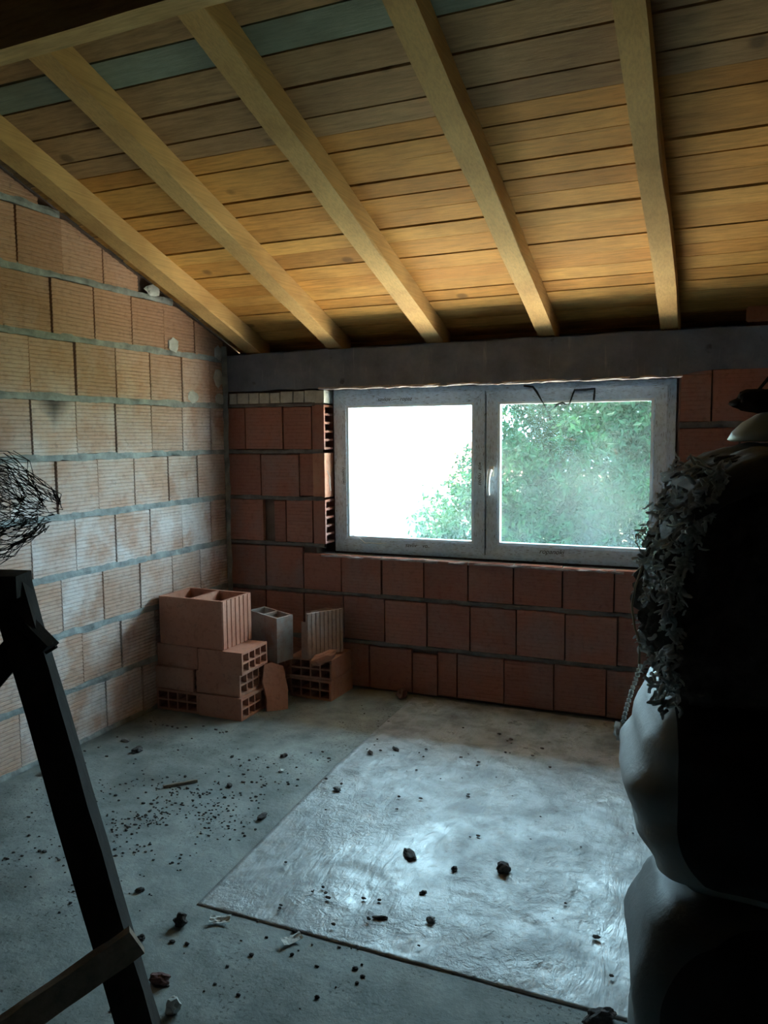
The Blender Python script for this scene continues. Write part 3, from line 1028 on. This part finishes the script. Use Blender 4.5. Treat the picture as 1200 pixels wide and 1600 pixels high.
# ------------------------------------------------------------------ trestle at the left foreground
tr = tag(empty('trestle', (1.46, -2.52, 0)), 'dark timber trestle with a leaning leg in the left foreground', 'trestle')
TO = Vector(tr.location)


def tpart(name, a, b, wd, th, side, n=10, jit=0.002, parent=tr, mat=None):
    m_ = MB(); m_.bar(Vector(a) - TO, Vector(b) - TO, wd, th, side, n, jit)
    return link(name, fix_normals(m_.mesh(name)), mat or M_DARKWOOD, parent)


tpart('leg', (1.462, -2.525, 0.0), (1.104, -2.515, 1.045), 0.078, 0.070, (0.85, 0.55, 0.25))
tpart('leg', (1.165, -2.885, 0.0), (1.03, -2.60, 1.0), 0.078, 0.070, (0.9, 0.4, 0))
tpart('crossbar', (1.478, -2.548, 0.258), (1.175, -2.835, 0.042), 0.066, 0.026, (-.3, -.3, 1), mat=M_BRACEWOOD)
tpart('brace', (1.135, -2.515, 0.905), (1.015, -2.76, 0.62), 0.060, 0.030, (-.4, 0, 1))
tpart('top_rail', (1.152, -2.515, 1.043), (0.72, -2.70, 1.043), 0.085, 0.055, (0, 1, 0))
wg = MB(); wg.add([Vector(p) - TO for p in ((1.15, -2.55, .985), (1.232, -2.53, .905), (1.205, -2.53, .882), (1.15, -2.55, .90), (1.15, -2.515, .985), (1.232, -2.495, .905), (1.205, -2.495, .882), (1.15, -2.515, .90))],
                  [(0, 1, 2, 3), (7, 6, 5, 4), (0, 4, 5, 1), (1, 5, 6, 2), (2, 6, 7, 3), (3, 7, 4, 0)])
link('wedge', fix_normals(wg.mesh('wedge')), M_DARKWOOD, tr)
nl = MB(); nl.tube([Vector((1.215, -2.52, .885)) - TO, Vector((1.243, -2.515, .902)) - TO], 0.004, 6)
link('nail', nl, M_DARKWOOD, tr)

# crumpled chicken wire on the trestle rail
M_WIRE = simple('rusty_wire', (0.05, 0.04, 0.035), 0.7, 0.3, 20, 0)
wm = MB()
rw = random.Random(5)
for shell in range(3):
    rx, rz_, ry = (0.21, 0.140, 0.11) if shell == 0 else (0.21 - 0.03 * shell, 0.14 - 0.022 * shell, 0.11 - 0.02 * shell)
    nu, nv = 34 - shell * 3, 15 - shell
    P = {}
    for i in range(nu):
        for j in range(nv + 1):
            u = 2 * PI * (i + 0.5 * (j % 2)) / nu
            v = -PI / 2 * 0.86 + PI * 0.86 * j / nv
            q = Vector((math.sin(v) * 1.0, math.cos(v) * math.cos(u), math.cos(v) * math.sin(u)))
            dd = 1 + 0.22 * mnoise.noise(q * 2.0 + Vector((shell * 7, 0, 0))) + rw.uniform(-.035, .035)
            P[i, j] = Vector((q.x * rx * dd, q.y * ry * dd, q.z * rz_ * dd)) + Vector((rw.uniform(-.005, .005), rw.uniform(-.005, .005), rw.uniform(-.005, .005)))
    for i in range(nu):
        for j in range(nv):
            if j % 2 == 0:
                nb = [(i, j + 1), ((i - 1) % nu, j + 1)]
            else:
                nb = [(i, j + 1), ((i + 1) % nu, j + 1)]
            # hexagon-like mesh: keep alternate edges in alternate rows
            use = nb if (j % 2 == 0) else [nb[(i + shell) % 2]]
            for q in use:
                wm.tube([P[i, j], P[q]], 0.0009, 3)
o = link('wire_netting', wm, M_WIRE)
o.location = (1.000, -2.548, 1.232); o.rotation_euler = (0, 0.12, 0.41)
tag(o, 'crumpled roll of chicken wire netting in front of the left brick wall', 'wire netting')

# ------------------------------------------------------------------ sacks at the right foreground
RZ = math.radians(9)
PV = Vector((2.537, -2.3, 0))


def stack_sack(name, prof, ly0, ly1, lx1, mat, seed, amp=0.012, rad=0.12, label=None, nring=26, nseg=96, fuzz=0.0, extra=None):
    """loft over z: prof = [(z, local xmin, inset)], rounded rectangles in local x, y"""
    root = tag(empty(name, PV, RZ), label, 'sack')
    zs = [p[0] for p in prof]
    vs, fs = [], []
    for i in range(nring + 1):
        z = zs[0] + (zs[-1] - zs[0]) * i / nring
        k = max(0, min(len(prof) - 2, sum(1 for q in zs if q <= z) - 1))
        tt = (z - zs[k]) / (zs[k + 1] - zs[k])
        tt = tt * tt * (3 - 2 * tt)
        x0 = prof[k][1] * (1 - tt) + prof[k + 1][1] * tt
        ins = prof[k][2] * (1 - tt) + prof[k + 1][2] * tt
        a0, a1, b0, b1 = x0, lx1 - ins, ly0 + ins, ly1 - ins
        rr = min(rad, (b1 - b0) / 2 - .001)
        for j in range(nseg):
            th = 2 * PI * j / nseg
            # rounded rectangle by superellipse-like mapping
            c, s = math.cos(th), math.sin(th)
            e = 0.28
            px = (a0 + a1) / 2 + (a1 - a0) / 2 * math.copysign(abs(c) ** e, c)
            py = (b0 + b1) / 2 + (b1 - b0) / 2 * math.copysign(abs(s) ** e, s)
            q = Vector((px, py, z))
            nn = Vector((c, s, 0))
            d = (0 if fuzz else 0.007) * (1 - abs(mnoise.noise(Vector((px * 5 + z * 4, py * 3, z * 9 - px * 6 + seed)))) * 3) + amp * mnoise.noise(q * 6 + Vector((seed, 0, 0))) + amp * 0.6 * mnoise.noise(q * 15 + Vector((seed, 4, 0)))
            if fuzz and px < a0 + 0.10:
                d += fuzz * mnoise.noise(q * 34 + Vector((seed, 8, 0))) + fuzz * 0.7 * mnoise.noise(q * 75)
            if extra: d += extra(px, py, z)
            q += nn * d
            q.z += amp * 0.5 * mnoise.noise(q * 5 + Vector((0, 0, seed)))
            if py < 0.1: q.z += 0.085 * max(0, 1 - abs(z - 0.55) / 0.4) * (0.1 - py) / 0.42
            vs.append(q)
    for i in range(nring):
        for j in range(nseg):
            fs.append((i * nseg + j, i * nseg + (j + 1) % nseg, (i + 1) * nseg + (j + 1) % nseg, (i + 1) * nseg + j))
    cb = Vector((sum(v[0] for v in vs[:nseg]) / nseg, sum(v[1] for v in vs[:nseg]) / nseg, zs[0]))
    ct = Vector((cb.x, cb.y, zs[-1] + 0.004))
    nv_ = len(vs)
    vs += [cb, ct]
    for j in range(nseg):
        fs.append((nv_, (j + 1) % nseg, j))
        fs.append((nv_ + 1, nring * nseg + j, nring * nseg + (j + 1) % nseg))
    link('sack_body', MB().add(vs, fs), mat, root, True)
    return root


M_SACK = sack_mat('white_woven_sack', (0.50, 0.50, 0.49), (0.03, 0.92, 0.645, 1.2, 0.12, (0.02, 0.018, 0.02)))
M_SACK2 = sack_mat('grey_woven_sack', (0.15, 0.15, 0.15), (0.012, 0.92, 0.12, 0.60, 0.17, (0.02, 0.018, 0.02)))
M_BALE = simple('dark_fibre_bale', (0.085, 0.075, 0.065), 0.98, 0.4, 22, 0.9, 0.01)
M_TUFT = simple('grey_fibre_tuft', (0.58, 0.58, 0.56), 0.98, 0.3, 30, 0.6)
LY0, LY1, LX1 = -0.32, 0.15, 0.95
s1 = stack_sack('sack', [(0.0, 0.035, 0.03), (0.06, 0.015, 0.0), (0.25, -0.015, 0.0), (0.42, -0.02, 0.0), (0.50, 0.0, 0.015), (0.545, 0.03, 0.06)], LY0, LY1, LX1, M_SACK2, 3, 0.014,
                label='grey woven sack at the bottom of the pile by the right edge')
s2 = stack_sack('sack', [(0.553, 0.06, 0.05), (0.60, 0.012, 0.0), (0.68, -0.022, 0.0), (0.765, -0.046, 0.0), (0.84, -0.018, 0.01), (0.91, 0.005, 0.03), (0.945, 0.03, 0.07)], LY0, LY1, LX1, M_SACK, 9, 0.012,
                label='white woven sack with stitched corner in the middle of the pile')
s3 = stack_sack('fibre_bale', [(0.952, 0.03, 0.04), (0.98, 0.006, 0.01), (1.06, -0.012, 0.0), (1.16, 0.006, 0.0), (1.25, 0.03, 0.0), (1.315, 0.06, 0.01), (1.343, 0.10, 0.045), (1.352, 0.15, 0.09)], LY0, LY1, LX1, M_BALE, 15, 0.010, fuzz=0.020, nring=60, nseg=240,
                label='dark shaggy bale of fibre topping the pile of sacks')
s3['category'] = 'bale'
# loose tufts on the end of the bale
tf = MB()
rt = random.Random(12)
for i in range(900):
    z = rt.uniform(0.96, 1.335)
    y = rt.uniform(-0.30, 0.22)
    x = 0.006 + (0.0 if z < 1.16 else (z - 1.16) * 0.36) + rt.uniform(-0.014, 0.012)
    if rt.random() < 0.3:
        y = LY0 + rt.uniform(-.008, .012); x = rt.uniform(0.0, 0.028) + max(0, (z - 1.16) * .36)
    p = Vector((x, y, z))
    d = Vector((rt.uniform(-1, .3), rt.uniform(-1, .6), rt.uniform(-1, .6))).normalized()
    L = rt.uniform(0.008, 0.022)
    pts = [p]
    for s_ in range(4):
        d = (d + Vector((rt.uniform(-.8, .8), rt.uniform(-.8, .8), rt.uniform(-1, .7)))).normalized()
        pts.append(pts[-1] + d * L / 3)
    r0 = rt.uniform(0.0012, 0.0042)
    tf.tube(pts, [r0 * .7, r0 * 1.15, r0, r0 * .9, r0 * .4], 5)
tag(link('fibre_tufts', tf, M_TUFT, s3, True), kind='stuff')
# the cover cloth on top of the bale with a drooping ragged edge
cv = MB()
nxc, nyc = 60, 44
vs, fs = [], []
for j in range(nyc + 1):
    for i in range(nxc + 1):
        u, v = i / nxc, j / nyc
        x = 0.030 + u * 0.90; y = LY0 - 0.012 + v * (LY1 - LY0 + 0.02)
        ex = max(0, 1 - u / 0.16); ey = max(0, 1 - v / 0.12)
        z = 1.360 - 0.062 * ex ** 1.6 - 0.05 * ey ** 2 + 0.008 * mnoise.noise(Vector((x * 9, y * 9, 2))) + 0.006 * mnoise.noise(Vector((x * 24, y * 24, 5)))
        vs.append((x + 0.02 * mnoise.noise(Vector((y * 9, 0, 7))) * ex, y, z))
for j in range(nyc):
    for i in range(nxc):
        a = j * (nxc + 1) + i
        fs.append((a, a + 1, a + nxc + 2, a + nxc + 1))
o = link('cover_cloth', MB().add(vs, fs), simple('bale_cover', (0.16, 0.15, 0.14), 0.9, 0.3, 12, 0.4), s3, True)
m_ = o.modifiers.new('thickness', 'SOLIDIFY'); m_.thickness = 0.004
# twine hanging off the bale end
tw = MB()
tw.tube([(-0.015, -0.05, 1.14), (-0.028, -0.07, 1.105), (-0.034, -0.08, 1.07), (-0.028, -0.08, 1.03), (-0.018, -0.08, 1.0), (-0.02, -0.09, 0.965)], 0.0022, 5)
tw.tube([(-0.01, 0.02, 1.20), (-0.022, 0.02, 1.19), (-0.024, 0.02, 1.175), (-0.014, 0.02, 1.16)], 0.0012, 5)
link('twine', tw, simple('twine', (0.36, 0.27, 0.17), 0.9, 0.2, 20, 0), s3)
# stitched corner ear of the middle sack
er = MB()
er.lump((-0.036, 0.10, 0.765), (0.020, 0.035, 0.018), 4, 3, 0.5, 3.0)
for i in range(16):
    t_ = i / 15
    er.lump((-0.040 + 0.036 * t_ ** 1.2, 0.11, 0.765 + 0.14 * t_), (0.0055, 0.01, 0.0055), i, 1, 0.4, 2)
link('stitched_seam', er, simple('sack_seam', (0.55, 0.55, 0.52), 0.9, 0.2, 30, 0.5), s2, True)

# pale rounded tub and the dark hand tool lying behind the bale top
tb = MB()
prof = [(0.0, 0.0), (0.125, 0.0), (0.130, 0.004), (0.122, 0.022), (0.105, 0.042), (0.080, 0.060), (0.045, 0.072), (0.0, 0.076)]
kk = 40
vs, fs = [], []
for r_, z in prof:
    for j in range(kk):
        vs.append((r_ * math.cos(2 * PI * j / kk), r_ * math.sin(2 * PI * j / kk), z))
for i in range(len(prof) - 1):
    for j in range(kk):
        fs.append((i * kk + j, i * kk + (j + 1) % kk, (i + 1) * kk + (j + 1) % kk, (i + 1) * kk + j))
tb.add(vs, fs)
o = link('plastic_bowl', tb, simple('pale_plastic', (0.40, 0.44, 0.40), 0.5, 0.1, 8, 0), None, True)
o.scale = (1, 1, 0.85); o.location = (2.797, -2.20, 1.3685); o.rotation_euler = (0, 0, 0)
tag(o, 'pale upturned rounded plastic bowl on top of the shaggy bale', 'bowl')

# ------------------------------------------------------------------ small things on the floor
M_RUB = simple('dark_rubble', (0.085, 0.075, 0.072), 0.95, 0.4, 40, 0.6)
M_RUBR = simple('brick_rubble', (0.20, 0.11, 0.105), 0.95, 0.3, 40, 0.6)
M_RUBG = simple('grey_rubble', (0.24, 0.24, 0.235), 0.95, 0.3, 40, 0.6)
M_CHALK = simple('white_rubble', (0.66, 0.66, 0.63), 0.95, 0.15, 40, 0.4)
rub = [
    (0.300, -1.179, 0, (.026, .016, .013), M_RUB, 'dark lump of dirt on the concrete left of the block stack'),
    (1.273, -2.138, 0, (.021, .018, .020), M_RUB, 'dark rounded lump on the floor just below the sheet\'s left corner'),
    (1.376, -2.357, 0, (.026, .017, .014), M_RUBR, 'purplish brick crumb beside the leaning trestle leg'),
    (1.475, -2.43, 0, (.019, .016, .020), M_CHALK, 'white chalky chunk beside the foot of the leaning leg'),
    (2.052, -1.528, .006, (.024, .018, .018), M_RUB, 'black clump on the plastic sheet, standing alone right of its middle'),
    (1.742, -1.548, .006, (.034, .018, .010), M_RUB, 'flat dark clod of dirt on the middle of the plastic sheet'),
    (1.905, -1.575, .006, (.010, .009, .007), M_RUB, 'tiny dark crumb on the plastic sheet between the two bigger clods'),
    (2.432, -2.068, .0, (.040, .024, .018), M_RUB, 'ragged dark clump at the sheet\'s near right edge beside the sacks'),
    (1.144, -1.497, 0, (.028, .014, .009), M_RUB, 'flat dark chip on the concrete left of the sheet\'s long edge'),
    (0.880, -1.32, 0, (.016, .011, .007), M_RUB, 'small dark chip on the concrete between stick and sheet'),
    (0.93, -0.98, 0, (.017, .011, .008), M_RUB, 'small dark flake on the concrete in front of the leaning slab'),
    (1.215, -2.24, 0, (.013, .010, .009), M_RUB, 'small dark crumb on the floor near the leaning leg'),
    (0.165, -1.10, 0, (.022, .013, .008), M_RUBG, 'grey mortar flake at the foot of the left wall by the shadow edge'),
    (0.10, -1.50, 0, (.026, .016, .010), M_RUBG, 'grey mortar lump at the foot of the left wall behind the trestle'),
    (1.79, -1.90, .006, (.020, .006, .004), M_RUB, 'thin dark splinter on the sheet near its front edge'),
    (1.86, -1.74, .006, (.013, .008, .006), M_RUB, 'small dark crumb on the sheet behind the splinter'),
    (1.27, -0.82, .008, (.020, .010, .006), M_RUB, 'dark flake near the far left edge of the plastic sheet'),
    (1.36, -0.745, .008, (.026, .010, .006), M_RUB, 'flat dark flake on the sheet towards the window wall'),
    (1.11, -0.06, 0, (.050, .026, .030), M_RUBR, 'reddish rubble piece on the floor against the window wall'),
    (1.30, -1.20, .009, (.018, .012, .007), M_RUBG, 'grey crumb on the sheet near its left edge'),
    (1.93, -1.86, .006, (.013, .011, .008), M_RUBG, 'grey crumb on the sheet near its front edge'),
    (1.00, -1.12, 0, (.012, .010, .007), M_CHALK, 'white crumb on the concrete left of the sheet'),
    (1.05, -2.05, 0, (.013, .009, .007), M_RUB, 'dark crumb on bare concrete left of the sheet corner'),
]
for i, (x, y, z, r, m_, lab) in enumerate(rub):
    b = MB(); b.lump((0, 0, r[2] * 0.75), r, i * 1.7 + 1, 3, 0.5, 1.7)
    o = link('rubble_piece', b, m_)
    o.location = (x, y, z)
    o.rotation_euler = (0, 0, rnd.uniform(0, 6.28))
    tag(o, lab, 'rubble', 'rubble pieces on the floor')
b = MB(); b.bar((-0.067, 0, 0.007), (0.067, 0, 0.007), 0.011, 0.010, (0, 1, 0), 8, 0.0015)
o = link('wooden_stick', fix_normals(b.mesh('wooden_stick')), M_STICK)
o.location = (0.692, -1.385, 0); o.rotation_euler = (0, 0, 0.83)
tag(o, 'short wooden stick lying on the bare concrete', 'stick')
for x, y, a, lab in ((1.37, -2.085, 0.4, 'curled white plastic scrap under the sheet\'s near left edge'), (1.605, -2.085, 1.0, 'torn pale paper scrap at the front edge of the sheet')):
    vs, fs = [], []
    for i in range(9):
        for j in range(5):
            u, v = i / 8 - .5, j / 4 - .5
            vs.append((u * 0.06, v * 0.026, 0.003 + 0.022 * u * u + 0.004 * mnoise.noise(Vector((u * 5, v * 5, a))) + 0.006 * (v + .5)))
    for i in range(8):
        for j in range(4):
            fs.append((i * 5 + j, i * 5 + j + 1, i * 5 + 6 + j, i * 5 + 5 + j))
    o = link('paper_scrap', MB().add(vs, fs), M_CHALK); o.location = (x, y, 0.001); o.rotation_euler = (0, 0, a)
    mo = o.modifiers.new('thickness', 'SOLIDIFY'); mo.thickness = 0.001
    tag(o, lab, 'scrap', 'scraps at the sheet edge')
gr = MB()
rg = random.Random(3)
for i in range(1500):
    x, y = rg.uniform(0.05, 2.5), rg.uniform(-2.7, -0.25)
    if mnoise.noise(Vector((x * 2.1, y * 2.1, 3))) + 0.45 * mnoise.noise(Vector((x * 7, y * 7, 1))) < rg.uniform(-.15, .5): continue
    on = x > 1.2 and y > -2.03
    if on and rg.random() < 0.55: continue
    if x < 0.95 and y > -0.8: continue
    s_ = rg.uniform(.0018, .0062) * (1 if rg.random() < .9 else 1.7)
    gr.lump((x, y, (0.011 if on else 0.0) + s_ * 0.4), (s_ * rg.uniform(1, 1.9), s_, s_ * .7), i, 1, 0.5, 2)
for i in range(1100):
    x, y = rg.gauss(0.80, 0.22), rg.gauss(-1.66, 0.20)
    if x > 1.17 or x < 0.1 or mnoise.noise(Vector((x * 6, y * 6, 8))) < rg.uniform(-.3, .3): continue
    s_ = rg.uniform(.0015, .0045)
    gr.lump((x, y, s_ * 0.4), (s_ * rg.uniform(1, 1.9), s_, s_ * .7), i, 1, 0.5, 2)
tag(link('grit', gr, M_RUB), 'dark grit and crumbs strewn over floor and sheet', 'grit', kind='stuff')

# dark threads and dust strands hanging on the window
M_STR = simple('dusty_thread', (0.03, 0.035, 0.04), 0.9, 0.2, 20, 0)
yy = Y0 - 0.02
for pts, rr_, lab in (
    ([(1.72, yy, 1.628), (1.765, yy, 1.622), (1.785, yy - .004, 1.598), (1.825, yy - .008, 1.53), (1.858, yy - .006, 1.458)], [.004, .006, .006, .0022, .0028], 'dark dusty thread hanging in front of the right pane'),
    ([(1.868, yy, 1.508), (1.885, yy, 1.532), (1.912, yy, 1.540), (1.93, yy, 1.532), (1.945, yy, 1.528), (1.962, yy, 1.58), (1.97, yy, 1.60), (2.02, yy, 1.60), (2.066, yy, 1.604), (2.064, yy, 1.57), (2.062, yy, 1.548)], [.002, .005, .006, .004, .0035, .004, .006, .006, .005, .006, .005], 'zigzag dark dusty thread on the top rail of the right sash'),
    ([(0.75, yy, 0.845), (0.80, yy, 0.83), (0.845, yy - .006, 0.80), (0.865, yy - .004, 0.803), (0.93, yy, 0.80), (0.97, yy, 0.806)], [.002, .0022, .0032, .0025, .002, .0012], 'pale thread on the lower left corner of the left sash'),
    ([(OX0 + .002, 0.02, 1.20), (OX0 + .025, 0.01, 1.165), (OX0 + .022, 0.012, 1.13), (OX0 + .03, 0.01, 1.09)], [.0015, .0015, .0015, .0012], 'pale thread hanging at the left window reveal')):
    b = MB(); b.tube(pts, rr_, 6)
    o = link('thread', b, M_STR if 'dark' in lab else M_CHALK)
    tag(o, lab, 'thread', 'threads on the window')

# dark hand tool resting on the pale bowl
ht = tag(empty('hand_tool', (2.715, -2.225, 1.440)), 'dark lumpy hand tool with a thin rod lying over the pale bowl', 'tool')
b = MB(); b.lump((0.008, 0, 0.004), (0.046, 0.026, 0.021), 21, 3, 0.45, 1.8)
link('tool_head', b, M_DARKWOOD, ht, True)
b = MB(); b.tube([(-0.005, 0, 0.012), (0.03, 0.02, 0.06), (0.085, 0.045, 0.125)], [.003, .0035, .0035], 6)
link('rod', b, M_DARKWOOD, ht)
b = MB(); b.lump((-0.038, 0, 0.0), (0.010, 0.009, 0.005), 3, 2, 0.3, 2); b.lump((-0.026, 0, 0.013), (0.006, 0.006, 0.006), 5, 2, 0.3, 2)
link('knob', b, M_RUBG, ht, True)

# ------------------------------------------------------------------ outside
GZ = -3.0
g = MB(); g.box(-60, 0.6, GZ - 0.3, 60, 5.2, GZ)
tag(link('ground', g, M_GROUND), kind='structure')
g = MB(); g.box(-60, 5.2, GZ - 0.3, 60, 90, GZ + 0.02)
tag(link('added_far_ground', g, simple('added_dark_ground', (0.15, 0.155, 0.08), 0.95, 0.25, 1.2, 0.4)), kind='structure')  # added dark far ground, weakens bounce light onto the ceiling
eb = MB(); eb.box(-0.25, 0.26, GZ, XR + .2, 0.30, 0.62)
tag(link('wall_outside', eb, M_HOUSE), kind='structure')

# tree in front of the window
tree = tag(empty('tree', (2.3, 6.9, GZ)), 'dense green leafy tree standing close outside the right sash', 'tree')
TT = Vector(tree.location)
b = MB()
b.tube([(0, 0, 0), (0.05, 0, 1.0), (0.0, 0.1, 2.2), (0.1, 0, 3.6), (0.2, 0.1, 5.2), (0.15, 0, 7.0)], [.24, .20, .18, .14, .09, .03], 10)
link('trunk', b, M_BARK, tree, True)
b = MB()
rb_ = random.Random(2)
for i in range(26):
    z = rb_.uniform(1.6, 6.2); an = rb_.uniform(0, 2 * PI); L = rb_.uniform(0.8, 2.0)
    p = Vector((0.05, 0.03, z)); q = p + Vector((math.cos(an) * L, math.sin(an) * L * .7, L * 0.35))
    b.tube([p, p.lerp(q, .5) + Vector((0, 0, .08)), q], [.05, .035, .012], 6)
link('branch', b, M_BARK, tree, True)['kind'] = 'stuff'
blobs = [((-0.55, 6.2, 0.15), (0.8, .8, 0.75)), ((-1.0, 6.1, -0.45), (0.85, .7, 0.55)), ((-0.75, 6.1, -0.05), (0.55, .6, 0.5)), ((0.05, 6.3, 0.8), (0.85, .9, 0.75)), ((0.5, 6.2, 0.0), (1.1, .9, 1.0)), ((1.1, 6.3, 0.9), (1.25, 1.0, 1.1)), ((1.0, 6.2, -0.6), (1.3, 1.0, 0.9)), ((2.2, 6.6, 0.6), (1.2, 1.0, 1.2)), ((2.0, 6.7, 1.9), (1.3, 1.1, 1.0)), ((0.9, 6.6, 1.7), (0.95, .9, 0.75)), ((0.25, 6.5, 1.45), (0.7, .8, 0.65)), ((-0.35, 6.5, 0.75), (0.55, .6, 0.5)), ((0.6, 6.9, 2.4), (1.1, .8, 0.7)),
         ((3.2, 6.9, 0.9), (1.3, 1.1, 1.5)), ((2.4, 7.2, 3.0), (1.5, 1.2, 1.0)), ((3.0, 6.8, -0.6), (1.3, 1.0, .9)), ((1.9, 6.1, -1.0), (1.3, .8, .8)), ((-0.1, 6.3, -0.9), (1.0, .8, .6)), ((1.4, 7.8, 0.6), (2.0, .9, 1.9)), ((-0.1, 7.6, -0.2), (1.0, .7, .9))]
R = np.random.RandomState(4)
tot = sum(r[0] * r[1] * r[2] for _, r in blobs)
allv, allf = [], []
base = 0
NL = 110000
for c, r in blobs:
    n = int(NL * r[0] * r[1] * r[2] / tot)
    d = R.normal(size=(n, 3)); d /= np.linalg.norm(d, axis=1)[:, None]
    rad = R.uniform(0.25, 1.0, n) ** 0.6 * (0.86 + 0.22 * np.sin(d[:, 0] * 9 + c[0] * 3) * np.sin(d[:, 2] * 8 + d[:, 1] * 5))
    p = np.array(c) + d * rad[:, None] * np.array(r)
    ax = R.normal(size=(n, 3)) + np.array([0, 0, -.6]); ax /= np.linalg.norm(ax, axis=1)[:, None]
    sd = np.cross(ax, R.normal(size=(n, 3))); sd /= np.linalg.norm(sd, axis=1)[:, None]
    nn = np.cross(ax, sd)
    L = R.uniform(.055, .12, n)[:, None]; W = L * .42
    q = np.stack([p, p + ax * L * .5 + sd * W * .5 + nn * L * .08, p + ax * L, p + ax * L * .5 - sd * W * .5 + nn * L * .08], 1)
    q -= np.array(TT)
    allv.append(q.reshape(-1, 3))
    idx = base + np.arange(n)[:, None] * 4
    allf.append(np.concatenate([idx + np.array([0, 1, 2]), idx + np.array([0, 2, 3])], 0))
    base += n * 4
V = np.concatenate(allv); F = np.concatenate(allf)
me = bpy.data.meshes.new('foliage')
me.from_pydata(V.tolist(), [], F.tolist())
o = link('foliage', me, M_LEAF, tree); o['kind'] = 'stuff'

# pale house far behind on the left, mostly lost in the glare
hs = tag(empty('house', (-5.6, 19.0, GZ)), 'pale distant house faint in the glare of the left pane', 'house')
b = MB(); b.box(-2.4, 0, 0, 2.4, 4, 3.0); link('wall', b, M_HOUSE, hs)
b = MB(); b.add([(-2.7, -.3, 2.95), (2.7, -.3, 2.95), (2.7, 4.3, 2.95), (-2.7, 4.3, 2.95), (-2.7, 2, 4.2), (2.7, 2, 4.2)], [(0, 1, 5, 4), (2, 3, 4, 5), (1, 2, 5), (3, 0, 4), (3, 2, 1, 0)])
link('roof', b, M_TILE, hs)
for x in (-1.6, -.5, .6, 1.6):
    b = MB(); b.box(x - .3, -.04, 1.2, x + .3, .02, 2.3); link('window', b, M_DARKPANE, hs)
